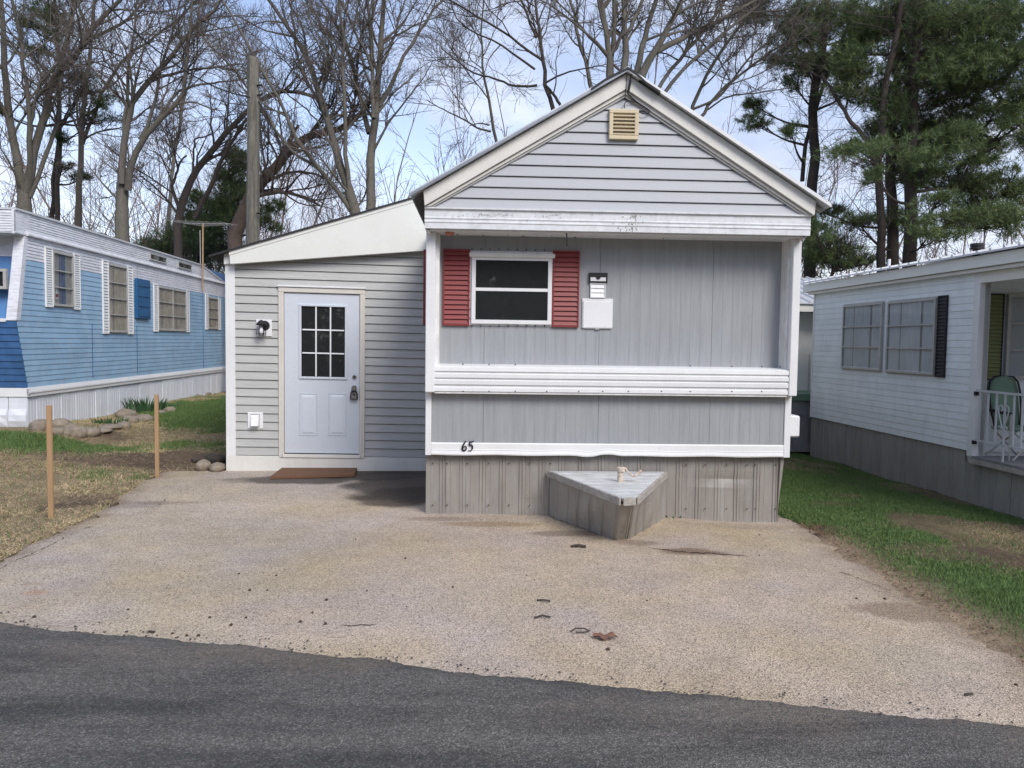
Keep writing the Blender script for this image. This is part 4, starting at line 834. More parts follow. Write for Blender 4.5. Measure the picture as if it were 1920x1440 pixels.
# ledge, raised roof siding
mb = MB(); mb.sweep_h(B, [(0, zled), (.05, zled+.01), (.05, zled+.03), (.02, zled+.075), (0, zled+.08)], u_top, uE); mb.build('ledge', WOLD, blue)
ucut = B.px(378, 500)[0]; 
nr = 7; e3 = (ztop-.03-zled-.08)/nr; z = zled+.08
slope_end = lambda z_: ucut + (B.px(420, 536)[0]-ucut)*(ztop-z_)/(ztop-(zled+.08))
for i_ in range(nr): lapboard(B, u_roof+.03, slope_end(z), u_roof+.03, slope_end(z+e3), z, z+e3, 0, .009, WOLD, blue); z += e3
mb = MB(); mb.fb(B, u_roof+.01, ucut, -Wd-.05, .03, ztop-.03, ztop); mb.build('roof', ROOFM, blue)
mb = MB(); mb.fb(B, ucut-.2, uE, -Wd, -.03, zled+.0, zled+.1); mb.prism(B, [(ucut, ztop), (ucut, ztop-.04), (slope_end(zled+.08), zled+.04), (slope_end(zled+.08), zled+.09)], -Wd, .02); mb.build('end_roof', ROOFM, blue, kind='stuff')
mb = MB()
for i_ in range(160): u = u_roof+.1+i_*.045*random.uniform(.9, 1.1); n_ = -random.uniform(.0, .05); mb.fb(B, u, u+random.uniform(.02,.06), n_-.05, n_, ztop, ztop+random.uniform(.006,.028))
mb.build('roof_litter', SOIL, blue, kind='stuff', recalc=False)
# front roof block with stains, soffit, recessed upper front, white corner trim
mb = MB(); FFr = Frame(np.array(B.p(u_roof, .0, 0)[:2]), -B.n, -B.a)   # front, runs away to the left
for i_ in range(nr+1): lapboard(FFr, -.01, Wd, -.01, Wd, zled+.03+i_*e3, zled+.03+(i_+1)*e3, 0, .009, WOLD, blue)
mb = MB(); mb.fb(FFr, -.02, Wd, -.5, -.0, zled+.01, zled+.03); mb.build('soffit', WOLD, blue)
mb = MB(); mb.fb(FFr, -.01, .02, -.4, .014, zled, ztop); mb.build('corner_trim', WOLD, blue)
ztb = B.px(46, 437)[1]
def fpt(u, q, z): return np.array(B.p(u, -q, z))
# upper front (recessed), leaning
ru = .12
mb = MB(); mb.hexa([fpt(u_belt+ru+.05, .1, z_belt+.0), fpt(u_belt+ru+.05, Wd, z_belt), fpt(u_belt+ru+.2, Wd, z_belt), fpt(u_belt+ru+.2, .1, z_belt), fpt(u_top+ru, .1, zj+.05), fpt(u_top+ru, Wd, zj+.05), fpt(u_top+ru+.2, Wd, zj+.05), fpt(u_top+ru+.2, .1, zj+.05)]); mb.build('front_panel', BLUEM, blue)
mb = MB(); mb.hexa([fpt(u_top+ru-.01, .1, zj+.05), fpt(u_top+ru-.01, Wd, zj+.05), fpt(u_top+ru+.2, Wd, zj+.05), fpt(u_top+ru+.2, .1, zj+.05), fpt(u_top+ru, .1, zled+.03), fpt(u_top+ru, Wd, zled+.03), fpt(u_top+ru+.2, Wd, zled+.03), fpt(u_top+ru+.2, .1, zled+.03)]); mb.build('front_panel', WOLD, blue)
mb = MB(); mb.hexa([fpt(u_belt-.02, -.012, z_belt), fpt(u_belt-.02, .13, z_belt), fpt(u_belt+.16, .13, z_belt), fpt(u_belt+.10, -.012, z_belt), fpt(u_top-.04, -.012, zled+.01), fpt(u_top-.04, .13, zled+.01), fpt(u_top+.16, .13, zled+.01), fpt(u_top+.06, -.012, zled+.01)]); mb.build('corner_trim', WOLD, blue, bevel=.004)
mb = MB(); mb.hexa([fpt(u_belt-.02, .13, z_belt-.02), fpt(u_belt-.02, Wd, z_belt-.02), fpt(u_belt+.3, Wd, z_belt-.02), fpt(u_belt+.3, .13, z_belt-.02), fpt(u_belt-.02, .13, z_belt+.03), fpt(u_belt-.02, Wd, z_belt+.03), fpt(u_belt+.3, Wd, z_belt+.03), fpt(u_belt+.3, .13, z_belt+.03)]); mb.build('front_ledge', WOLD, blue)
# lower front, dark blue laps
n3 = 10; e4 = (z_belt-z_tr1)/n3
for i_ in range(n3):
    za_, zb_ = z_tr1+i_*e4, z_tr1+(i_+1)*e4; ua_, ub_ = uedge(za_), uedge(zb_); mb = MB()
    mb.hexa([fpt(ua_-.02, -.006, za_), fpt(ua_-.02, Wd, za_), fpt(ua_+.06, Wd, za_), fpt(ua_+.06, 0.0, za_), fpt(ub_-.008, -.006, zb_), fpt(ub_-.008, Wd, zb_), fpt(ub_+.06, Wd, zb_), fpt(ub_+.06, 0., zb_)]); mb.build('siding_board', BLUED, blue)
# front window (grey frame)
wl = fpt(u_top+ru, 0, 0)
WFr = Frame(np.array(B.p(u_belt+ru+.03, 0, 0)[:2]), -B.n, -B.a)
x0, zt_ = WFr.px(12, 504, .05); _, zb_ = WFr.px(12, 542, .05)
x0 = abs(x0); wq = framebox(WFr, x0, x0+.9, zb_, zt_, .04, .0, .07, 'window', GREYMET, blue); mb = MB(); mb.fb(WFr, x0+.03, x0+.87, .02, .03, zb_+.03, zt_-.03); mb.build('pane', PANE, wq)
# windows on the side
def side_window(F, root, xs, yt, yb, cols=1, rails=3, frame=GREYMET, curtain=CURT, shut=None, sm=None, span=(0, 1), name='window', nf=.045, grp=None):
    """xs=(xa,xb) photo columns; yt,yb=(y at xa, y at xb)"""
    a = F.px(xs[0], (yt[0]+yb[0])/2, nf)[0]; b = F.px(xs[1], (yt[1]+yb[1])/2, nf)[0]
    zt_ = (F.px(xs[0], yt[0], nf)[1]+F.px(xs[1], yt[1], nf)[1])/2; zb_ = (F.px(xs[0], yb[0], nf)[1]+F.px(xs[1], yb[1], nf)[1])/2
    if a > b: a, b = b, a
    w = framebox(F, a, b, zb_, zt_, .03, .008, nf, name, frame, root, bevel=.002); cw = (b-a-.03)/cols
    mb = MB(); mb.fb(F, a-.02, b+.02, .008, .014, zb_-.02, zt_+.02); mb.build('flange', frame, w)
    for c in range(cols):
        ca = a+.03+c*cw; cb_ = ca+cw-.03
        if c: mb = MB(); mb.fb(F, ca-.03, ca, .012, nf, zb_+.03, zt_-.03); mb.build('mullion', frame, w)
        n_ = rails
        for r in range(n_):
            za_ = zb_+.03+(zt_-zb_-.06)*r/n_; zz_ = zb_+.03+(zt_-zb_-.06)*(r+1)/n_
            mb = MB(); mb.fb(F, ca, cb_, .030, .034, za_+.008, zz_-.008); mb.build('pane', PANEC, w)
            if r: mb = MB(); mb.fb(F, ca, cb_, .026, nf-.002, za_-.009, za_+.009); mb.build('rail', frame, w)
        if curtain:
            mb = MB(); k_ = 28; V = []
            for j in range(k_+1):
                u = ca+(cb_-ca)*(span[0]+(span[1]-span[0])*j/k_); n__ = .018+.004*math.sin(j*1.7+random.uniform(-.4,.4))
                V += [F.p(u, n__, zb_+.03), F.p(u, n__, zt_-.03)]
            mb.add(V, [(2*j, 2*j+2, 2*j+3, 2*j+1) for j in range(k_) if not (6 < j % 13 < 8)]); mb.build('curtain', curtain, w, recalc=False)
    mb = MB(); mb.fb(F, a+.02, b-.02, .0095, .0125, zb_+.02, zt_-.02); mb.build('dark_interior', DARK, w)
    if shut:
        for (xa, xb, ya, yb2) in shut:
            sa = F.px(xa, (ya+yb2)/2, .03)[0]; sb2 = F.px(xb, (ya+yb2)/2, .03)[0]; sz1 = F.px((xa+xb)/2, ya, .03)[1]; sz0 = F.px((xa+xb)/2, yb2, .03)[1]
            if sa > sb2: sa, sb2 = sb2, sa
            shutter(F, sa, sb2, sz0, sz1, root, sm or W_TRIM, 24, .008, fr=.02)
    return w
side_window(B, blue, (101, 139), (470, 479), (572, 577), 1, 3, GREYMET, CURTB, [(86, 99.5, 464, 576), (139.5, 151, 477, 581)], span=(.32, .66))
side_window(B, blue, (205, 240), (494, 502), (622, 625), 1, 4, GREYMET, CURT, [(193.5, 204, 488, 626), (240.5, 250, 500, 627)])
side_window(B, blue, (298, 350), (537, 546), (620, 621), 2, 3, GREYMET, CURT, [(289, 297, 533, 622), (350.5, 355.5, 545, 623)])
side_window(B, blue, (391, 410), (556, 561), (616, 618), 1, 3, GREYMET, CURT, [(386, 390.5, 551, 618), (410.5, 414, 559, 619)])
a, zt_ = B.px(256, 521, .05); b, zb_ = B.px(282, 599, .05)
mb = MB(); mb.fb(B, a, b, .008, .06, zb_, zt_); bs = mb.build('storm_shutter', BLUESH, blue, bevel=.01)
for i_ in range(4): mb = MB(); q = (zt_-zb_)/4; mb.fb(B, a+.06, b-.06, .06, .07, zb_+i_*q+.04, zb_+(i_+1)*q-.02); mb.build('shutter_panel', BLUESH, bs, bevel=.006)
for (xa, xb, ya, yb2) in ((282, 313, 476, 493), (335, 360, 491, 507)):
    a = B.px(xa, 485, .03)[0]; b = B.px(xb, 495, .03)[0]; zt_ = B.px((xa+xb)/2, ya+2, .03)[1]; zb_ = B.px((xa+xb)/2, yb2-2, .03)[1]
    vv_ = framebox(B, a, b, zb_, zt_, .025, .008, .03, 'roof_vent_window', GREYMET, blue); mb = MB(); mb.fb(B, a+.02, b-.02, .012, .018, zb_+.02, zt_-.02); mb.build('pane', PANE, vv_)
# seams, drip line stains as narrow battens
for x_, ya, yb2 in ((172, 607, 708), (256, 611, 700), (380, 540, 690), (256, 497, 520)):
    u = B.px(x_, (ya+yb2)/2)[0]; z1_ = B.px(x_, ya)[1]; z0_ = B.px(x_, yb2)[1]; mb = MB(); mb.fb(B, u, u+.012, .008, .013, z0_, z1_); mb.build('seam_strip', BLUED if yb2 > 600 else GREYMET, blue)
# bottom trim and skirt
mb = MB(); mb.sweep_h(B, [(0, z_tr0), (.03, z_tr0+.004), (.03, z_tr0+.05), (.04, z_tr0+.055), (.04, z_tr0+.075), (.02, z_tr1), (0, z_tr1+.002)], u_bot-.03, uE); mb.build('bottom_trim', W_TRIM, blue)
mb = MB(); mb.sweep_h(FFr, [(u_roof-u_bot-.0, z_tr0), (u_roof-u_bot+.03, z_tr0+.004), (u_roof-u_bot+.03, z_tr1-.01), (u_roof-u_bot, z_tr1)], -.03, Wd); mb.build('bottom_trim', W_TRIM, blue)
ns = 66; 
for i_ in range(ns):
    a = u_bot-.0+i_*.235; b = a+.235; mb = MB(); o = random.uniform(-.006, .006)
    V = []; pr = [(a+.002, .000), (a+.008, .010), (a+.075, .010), (a+.08, .004), (a+.085, .010), (a+.155, .010), (a+.16, .004), (a+.165, .010), (b-.006, .010), (b-.001, -.0)]
    mb.sweep_v(B, [(u, n_-.01+o) for u, n_ in pr], gbase, z_tr0+.003, .004); mb.build('skirt_panel', WSK, blue, recalc=False)
FSk = Frame(np.array(B.p(u_bot, .0, 0)[:2]), -B.n, -B.a)
for i_ in range(11):
    a = i_*.27; z0_ = float(terrain(*FSk.p(a, 0, 0)[:2])); mb = MB(); V = []; pr = [(a+.002, .0), (a+.012, .016), (a+.13, .012), (a+.255, .016), (a+.268, 0)]
    for j in range(6):
        f = j/5
        for u, n_ in pr: V.append(FSk.p(u + (.02 if j == 0 else 0)*random.uniform(-1,1), n_+(.05*math.exp(-((f-.3)/.2)**2) if u not in (pr[0][0], pr[-1][0]) else 0)*random.uniform(.4,1), z0_+(z_tr0-z0_)*f))
    mb.add(V, [(j*5+q, j*5+q+1, (j+1)*5+q+1, (j+1)*5+q) for j in range(5) for q in range(4)]); mb.build('skirt_panel', WSK, blue, recalc=False)
# TV antenna
an_b = B.px(380, 545, .08); P0 = np.array(B.p(an_b[0], .08, an_b[1])); dA = float((P0-CAM)@Fw); topA = at_depth(380.5, 420, dA)
an = thing('tv_antenna', P0, 'rusty mast with a spindly television aerial behind the blue trailer roof', 'antenna')
mb = MB(); mb.tube([P0, topA], .018, 8); mb.build('mast', STAKE, an); mb = MB(); m2 = at_depth(375, 432, dA+.2); mb.tube([np.array(P0)+np.array([-.08,.1,.3]), m2], .009, 6); mb.build('support_rod', GREYMET, an)
e1 = at_depth(345, 419, dA+.9); e2_ = at_depth(432, 419.5, dA-.8); mb = MB(); mb.tube([e1, e2_], .007, 6); mb.build('boom', GREYMET, an)
for i_, t_ in enumerate(np.linspace(0.03, .97, 9)):
    c_ = e1*(1-t_)+e2_*t_; L = .62-.38*t_; dv_ = np.array([.55, .8, .0])*L; mb = MB(); mb.tube([c_-dv_+np.array([0,0,.012]), c_, c_+dv_], .003, 5); mb.build('aerial_rod', GREYMET, an)
# spray bottle in the first blue window
u_, zz_ = B.px(107, 545, .03)
sb_ = thing('spray_bottle', B.p(u_, .02, zz_-.12), 'white spray bottle standing inside the first window of the blue trailer', 'spray bottle')
mb = MB(); mb.tube([B.p(u_, .024, zz_-.13), B.p(u_, .024, zz_-.02), B.p(u_, .024, zz_+.02), B.p(u_, .024, zz_+.04)], [.005]*4, 8); mb.fb(B, u_-.035, u_+.04, .0255, .0275, zz_-.13, zz_-.02); mb.build('bottle', WHITEP, sb_)
mb = MB(); mb.fb(B, u_-.035, u_+.04, .0276, .029, zz_-.10, zz_-.05); mb.build('bottle_label', RED, sb_)
mb = MB(); mb.fb(B, u_-.03, u_+.035, .022, .0275, zz_+.04, zz_+.075); mb.build('trigger_head', WHITEP, sb_)
# ================================================================== WHITE HOME ON THE RIGHT
R_ = rightF; rh = thing('white_mobile_home', tuple(R_.p(2, -2, rA[2])), 'pale sided mobile home with a corner porch and ribbed metal roof', 'mobile home')
uf = R_.px(1520, 781)[0]; uc = R_.px(1833, 700)[0]
zs = (R_.px(1520, 781)[1]+R_.px(1815, 845)[1])/2; zt1 = (R_.px(1535, 549)[1]+R_.px(1820, 507)[1])/2
zf1 = (R_.px(1509, 537)[1]+R_.px(1920, 461)[1])/2
print('RIGHT', uf, uc, zs, zt1, zf1)
Wr = 4.2
zd = R_.px(1820, 853)[1]
mb = MB(); mb.fb(R_, uc+.36, uf, -Wr, -.05, zs-.1, zt1+.05); mb.build('wall_core', RSIDE, rh)
mb = MB(); mb.fb(R_, uc+.0, uc+.36, -.12, -.05, zd if False else zs-.2, zt1+.05); mb.build('wall_return', W_DIRTY, rh)
n_ = 24; e = (zt1-.03-zs)/n_
for i_ in range(n_): lapboard(R_, uc+.12, uf, uc+.12, uf, zs+i_*e, zs+(i_+1)*e, 0, .007, RSIDE, rh)
mb = MB(); mb.fb(R_, uc, uc+.12, -.12, .016, zd-.02, zt1+.0); mb.build('corner_post', W_TRIM, rh, bevel=.004)
mb = MB(); mb.fb(R_, uf-.03, uf+.01, -.1, .014, zs-.01, zt1); mb.build('corner_trim', W_TRIM, rh)
un = uc-3.6
mb = MB(); mb.fb(R_, un, uf+.05, -.05, .10, zt1-.035, zt1+.005); mb.build('frieze', CREAM, rh)
mb = MB(); mb.fb(R_, un, uc+.0, -.05, .016, zt1-.16, zt1-.036); mb.build('porch_header', CREAM, rh)
mb = MB(); mb.fb(R_, un, uf+.18, .07, .14, zt1+.01, zf1-.02); mb.build('fascia', FASC, rh, bevel=.003)
mb = MB(); mb.fb(R_, un, uf+.2, -Wr, .07, zt1+.006, zt1+.02); mb.build('soffit', W_DIRTY, rh)
# ribbed metal roof
ridge_n = -Wr/2; rz = zf1+ .42
k_ = int((uf+.25-un)/.23)
for side in (1,):
    for i_ in range(k_):
        a = un+i_*.23; mb = MB(); z_at = lambda n_: zf1 + (rz-zf1)*(.2-n_)/(.2-ridge_n)
        for (p, q, h) in ((a, a+.19, 0), (a+.19, a+.23, .022)):
            mb.hexa([R_.p(p, .2, zf1-.012), R_.p(q, .2, zf1-.012), R_.p(q, ridge_n, rz-.01), R_.p(p, ridge_n, rz-.01), R_.p(p, .2, zf1+.010+h), R_.p(q, .2, zf1+.010+h), R_.p(q, ridge_n, rz+.014+h), R_.p(p, ridge_n, rz+.014+h)])
        mb.build('roof_sheet', ROOFM, rh)
mb = MB(); mb.hexa([R_.p(un, ridge_n, rz-.02), R_.p(uf+.2, ridge_n, rz-.02), R_.p(uf+.2, -Wr-.2, zf1), R_.p(un, -Wr-.2, zf1), R_.p(un, ridge_n, rz+.01), R_.p(uf+.2, ridge_n, rz+.01), R_.p(uf+.2, -Wr-.2, zf1+.02), R_.p(un, -Wr-.2, zf1+.02)]); mb.build('roof_sheet', ROOFM, rh)
pv = at_y(1667, 498, 0) if False else None
u_, zz_ = R_.px(1667, 497, -.3); mb = MB(); mb.tube([R_.p(u_, -.3, zz_-.1), R_.p(u_, -.3, zz_+.09)], .022, 10); mb.build('vent_pipe', WHITEP, rh)
u_, zz_ = R_.px(1831, 470, -1.1); mb = MB(); mb.tube([R_.p(u_, -1.1, zz_-.2), R_.p(u_, -1.1, zz_+.02)], .05, 14); mb.tube([R_.p(u_, -1.1, zz_+.02), R_.p(u_, -1.1, zz_+.05)], .085, 14); mb.tube([R_.p(u_, -1.1, zz_+.06), R_.p(u_, -1.1, zz_+.10)], .085, 14); mb.tube([R_.p(u_, -1.1, zz_+.05), R_.p(u_, -1.1, zz_+.061)], .06, 14); mb.build('chimney_cap', BLACKM, rh, kind='stuff')
side_window(R_, rh, (1578, 1651), (573, 567), (690, 696), 1, 3, GREYMET, CURTW)
side_window(R_, rh, (1661, 1751), (566, 559), (697, 704), 1, 3, GREYMET, CURTW)
a = R_.px(1753, 630, .05)[0]; b = R_.px(1770, 630, .05)[0]; a, b = min(a, b), max(a, b); zt_ = R_.px(1763, 554, .05)[1]; zb_ = R_.px(1755, 707, .05)[1]
shutter(R_, a, b, zb_, zt_, rh, BLACKM, 22, .008, fr=.02)
# skirt
uu = un; i_ = 0
while uu < uf:
    b_ = min(uu+.27, uf); mb = MB(); a = uu; o = random.uniform(-.006,.006); w_ = b_-a
    pr = [(a+.002, 0), (a+w_*.3, 0), (a+w_*.32, .004), (a+w_*.34, 0), (a+w_*.64, 0), (a+w_*.66, .004), (a+w_*.68, 0), (a+w_*.88, 0), (a+w_*.91, .012), (a+w_*.95, .012), (b_-.002, 0)]
    mb.sweep_v(R_, [(u, n_-.02+o) for u, n_ in pr], lambda u: float(terrain(*R_.p(u, 0, 0)[:2]))+random.uniform(-.004,.012), zs-.002 if uu > uc-.05 else zd-.09, .004); mb.build('skirt_panel', RSK, rh, recalc=False); uu = b_
# porch: deck boards, edge, wall behind, window, shutter
PFr = Frame(np.array(R_.p(uc+.30, 0, 0)[:2]), -R_.n, -R_.a)     # wall behind the porch, faces the viewer
for i_ in range(int((zt1-zd)/.085)): lapboard(PFr, .10, Wr, .10, Wr, zd+i_*.085, zd+(i_+1)*.085, -.03, .007, RSIDE, rh)
nb = 24
for i_ in range(nb): mb = MB(); a = un+i_*(uc-un)/nb; mb.fb(R_, a+.003, a+(uc-un)/nb-.003, -Wr, .03, zd-.035, zd-.003); mb.build('deck_board', TARP, rh)
mb = MB(); mb.fb(R_, un, uc+.02, .0, .045, zd-.09, zd-.036); mb.build('deck_edge', WOODE, rh)
sa, szt = PFr.px(1852, 550, .0); sb2, szb = PFr.px(1884, 713, .0); sb2 = PFr.px(1882, 600, .0)[0]; sa = PFr.px(1851, 600, 0)[0]
sh_ = shutter(PFr, sa, sb2, szb, szt, rh, BLACKM, 22, -.02, louv_mat=GREENS, fr=.016)
wa = PFr.px(1889, 560, 0)[0]; framew = framebox(PFr, wa, wa+1.1, szb+.02, szt-.0, .04, -.02, .03, 'window', GREYMET, rh)
for i_ in range(3):
    q = (szt-szb-.08)/3; mb = MB(); mb.fb(PFr, wa+.04, wa+1.06, .0, .006, szb+.05+i_*q, szb+.04+(i_+1)*q); mb.build('pane', PANEC, framew)
    if i_: mb = MB(); mb.fb(PFr, wa+.04, wa+1.06, -.005, .024, szb+.04+i_*q-.008, szb+.05+i_*q+.006); mb.build('rail', GREYMET, framew)
mb = MB(); mb.fb(PFr, wa+.03, wa+1.07, -.018, -.010, szb+.04, szt-.03); mb.build('curtain', CURTW, framew)
# railing
RAILM = mk('railing_paint', (.50,.52,.54), .4, .05, 4, .1, (.3,.3,.3))
rl = thing('porch_railing', tuple(R_.p(uc-1.2, .0, zd)), 'white metal porch railing with a heart-shaped scroll', 'railing')
ut0, ztr = R_.px(1829, 732, .0); _, zbr = R_.px(1829, 825, .0); ztr = R_.px(1830, 732, 0)[1]
def rod(pts, r, nm, sides=6, mat=RAILM): mb = MB(); mb.tube(pts, r, sides); return mb.build(nm, mat, rl)
mb = MB(); mb.fb(R_, un, uc-.01, -.012, .022, ztr-.012, ztr+.012); mb.build('top_rail', RAILM, rl); mb = MB(); mb.fb(R_, un, uc-.01, -.006, .014, zbr-.008, zbr+.008); mb.build('bottom_rail', RAILM, rl)
usc = R_.px(1884, 790, 0)[0]; dl_ = .125; u = uc-.15; i_ = 0
ulist = [R_.px(x_, 790, 0)[0] for x_ in (1837, 1852, 1868, 1884, 1901, 1917)]; 
st_ = ulist[-1]-ulist[-2]; ulist += [ulist[-1]+st_*(j+1)*1.0 for j in range(14) if ulist[-1]+st_*(j+1) > un]
for j, u in enumerate(ulist):
    lo = zd if j in (3, 9, 15) else zbr
    mb = MB(); mb.fb(R_, u-.009, u+.009, -.004, .013, lo, ztr-.012); mb.build('baluster', RAILM, rl)
hz = R_.px(1884, 762, 0)[1]; hb = R_.px(1884, 812, 0)[1]; hh_ = hz-hb
for s in (-1, 1):
    pts = [(0, hb+.12*hh_), (.045*s, hb+.45*hh_), (.085*s, hb+.8*hh_), (.08*s, hb+1.0*hh_), (.045*s, hb+1.06*hh_), (.012*s, hb+.95*hh_), (.02*s, hb+.82*hh_), (.04*s, hb+.84*hh_)]
    P = np.array([R_.p(ulist[3]+a, .02, z) for a, z in pts]); 
    for _ in range(2):
        Q = [P[0]]
        for a_, b_ in zip(P[:-1], P[1:]): Q += [a_*.75+b_*.25, a_*.25+b_*.75]
        P = np.array(Q+[P[-1]])
    rod(P, .007, 'scroll')
    rod([R_.p(ulist[3]+.05*s+.02*math.cos(t_)*1, .02, hb+.18*hh_+.02*math.sin(t_)) for t_ in np.linspace(0, 5.2, 12)], .006, 'scroll')
mb = MB(); mb.fb(R_, uc-.03, uc+.01, -.01, .03, ztr-.06, ztr-.012); mb.fb(R_, uc-.03, uc+.01, -.01, .03, zbr-.05, zbr-.008); mb.build('rail_bracket', BLACKM, rl, kind='stuff')
# green garden chair on the porch
def chair(u, n, label):
    base = np.array(R_.p(u, n, zd)); ch = thing('garden_chair', base, label, 'chair')
    def L(a, b, c): return base + np.array([a*.80, b*.80, c*.90])        # a right, b away, c up; chair faces the viewer's right
    V = []; rows = []
    for (h, w, y_) in ((.42, .19, .0), (.55, .22, .04), (.72, .235, .09), (.90, .24, .13), (1.0, .22, .15), (1.05, .16, .155), (1.07, .08, .157)):
        for s in np.linspace(-1, 1, 7): V.append(L(s*w, y_+.04*s*s-.03, h))
    mb = MB(); mb.add(V, [(j*7+q, j*7+q+1, (j+1)*7+q+1, (j+1)*7+q) for j in range(6) for q in range(6)]); bk = mb.build('backrest', CHAIRG, ch, recalc=False, smooth=True); m_ = bk.modifiers.new('t', 'SOLIDIFY'); m_.thickness = .03
    mb = MB(); P = [L(-.2, 0, .40), L(-.235, .04, .62), L(-.25, .10, .85), L(-.22, .12, 1.0), L(-.15, .125, 1.065), L(0, .127, 1.085), L(.15, .125, 1.065), L(.22, .12, 1.0), L(.25, .10, .85), L(.235, .04, .62), L(.2, 0, .40)]; mb.tube(P, .012, 6); mb.build('back_frame', BLACKM, ch)
    mb = MB(); mb.hexa([L(-.24, -.5, .38), L(.24, -.5, .38), L(.22, .02, .36), L(-.22, .02, .36), L(-.24, -.5, .43), L(.24, -.5, .43), L(.22, .02, .42), L(-.22, .02, .42)]); mb.build('seat', CHAIRG, ch, bevel=.02)
    for s in (-1, 1):
        mb = MB(); mb.tube([L(s*.27, -.45, .60), L(s*.27, .05, .62)], .022, 6); mb.build('armrest', BLACKM, ch)
        for (p, q) in (((s*.25, -.5, 0), (-s*.25, -.42, .40)), ((s*.25, .1, 0), (-s*.25, .0, .40)), ((s*.27, -.45, 0.0), (s*.27, -.45, .60))):
            mb = MB(); mb.tube([L(*p), L(*q)], .011, 6); mb.build('leg', GREYMET, ch)
    return ch
cu_ = R_.px(1886, 850, -.40)[0]; chair(cu_, -.40, 'green padded folding chair behind the porch railing')
# white window box / sill unit beside the chair
# ================================================================== FAR HOME BEHIND, right
cf = at_depth(1525, 780, 15); FH = Frame(cf, (1, .0), (0, -1)); fh = thing('cream_mobile_home', (cf[0], cf[1], float(terrain(cf[0], cf[1]))), 'cream home with a ribbed metal roof seen in the gap on the right', 'mobile home')
f = lambda x_, y_, n=0: FH.px(x_, y_, n)
zw0 = f(1515, 732)[1]; zw1 = f(1515, 586)[1]; zr0 = f(1515, 572)[1]; gz0 = float(terrain(cf[0], cf[1]))
mb = MB(); mb.fb(FH, -3.6, 2.2, -2.2, 0, zw0, zw1); mb.build('wall', CREAM, fh)
for u in (-.5, -.12): mb = MB(); mb.fb(FH, u-.01, u+.01, 0, .01, zw0, zw1-.8); mb.build('wall_seam', GREYMET, fh)
mb = MB(); mb.fb(FH, -3.8, 2.4, .0, .35, zw1, zw1+.05); mb.build('soffit', TARP, fh); mb = MB(); mb.fb(FH, -3.8, 2.4, .34, .38, zw1+.0, zr0); mb.build('fascia', CREAM, fh)
for i_ in range(28):
    a = -3.8+i_*.22; mb = MB()
    for (p, q, h) in ((a, a+.18, 0), (a+.18, a+.22, .03)): mb.hexa([FH.p(p, .42, zr0), FH.p(q, .42, zr0), FH.p(q, -2.4, zr0+.72), FH.p(p, -2.4, zr0+.72), FH.p(p, .42, zr0+.02+h), FH.p(q, .42, zr0+.02+h), FH.p(q, -2.4, zr0+.74+h), FH.p(p, -2.4, zr0+.74+h)])
    mb.build('roof_sheet', ROOFM, fh)
mb = MB(); mb.fb(FH, -3.6, .35, .0, 1.1, zw0-.12, zw0); mb.build('porch_edge', mk('green_paint', (.12,.20,.13), .7, .2, 5, .3, (.1,.09,.07)), fh)
mb = MB(); mb.fb(FH, -3.6, .35, .0, 1.05, gz0, zw0-.121); mb.build('skirt_wall', TARP, fh)
fpx = ground(1513, 797); 
fd = thing('black_feeder_pole', fpx, 'black iron pole with a flared cup behind the white louvred box', 'pole')
tpz = at_y(1514, 755, fpx[1])[2]
mb = MB(); mb.tube([fpx, (fpx[0], fpx[1], tpz-.02)], .018, 8); mb.build('pole', FEEDM, fd); mb = MB(); mb.tube([(fpx[0], fpx[1], tpz-.06), (fpx[0], fpx[1], tpz)], [.03, .09], 12); mb.build('cup', FEEDM, fd)
# ================================================================== SMALL THINGS
def stake(xb, yb_, yt, w, label):
    b = ground(xb, yb_); t = at_y(xb+ (1 if xb < 200 else 1), yt, b[1]); mb = MB(); r = w/2
    mb.hexa([(b[0]-r, b[1]-r*.6, b[2]-.05), (b[0]+r, b[1]-r*.6, b[2]-.05), (b[0]+r, b[1]+r*.6, b[2]-.05), (b[0]-r, b[1]+r*.6, b[2]-.05), (b[0]-r+.0, b[1]-r*.6, t[2]), (b[0]+r, b[1]-r*.6, t[2]+.003), (b[0]+r, b[1]+r*.6, t[2]), (b[0]-r, b[1]+r*.6, t[2]-.002)])
    return mb.build('survey_stake', STAKE, None, label, 'stake', 'wooden stakes along the driveway', bevel=.002)
stake(96, 973, 760, .044, 'plain wooden stake standing in the straw grass, nearer to the road'); stake(295, 894, 740, .043, 'plain wooden stake at the driveway edge, nearer to the addition')
def rock(px, py, w, h, mat=ROCKM, sink=.25, ar=1.):
    P = ground(px, py); bm = bmesh.new(); bmesh.ops.create_icosphere(bm, subdivisions=2, radius=.5); sd_ = random.random()*50
    for v in bm.verts:
        c = v.co; k = 1 + .20*(math.sin(c.x*5+sd_)*math.cos(c.y*6+sd_*2)+.5*math.sin(c.z*7+sd_*3)); v.co = Vector((c.x*k*w, c.y*k*w*ar, c.z*k*h))
    me = bpy.data.meshes.new('rock'); 
    rz_ = random.uniform(0, 3)
    zm_ = min(v.co.z for v in bm.verts); bm.to_mesh(me); bm.free(); me.materials.append(mat); me.polygons.foreach_set('use_smooth', [True]*len(me.polygons)); o = bpy.data.objects.new('rock', me); COL.objects.link(o); o.location = (P[0], P[1], P[2]-zm_-h*sink); o.rotation_euler = (0, 0, rz_)
    return o
RG = 'border rocks beside the blue trailer'
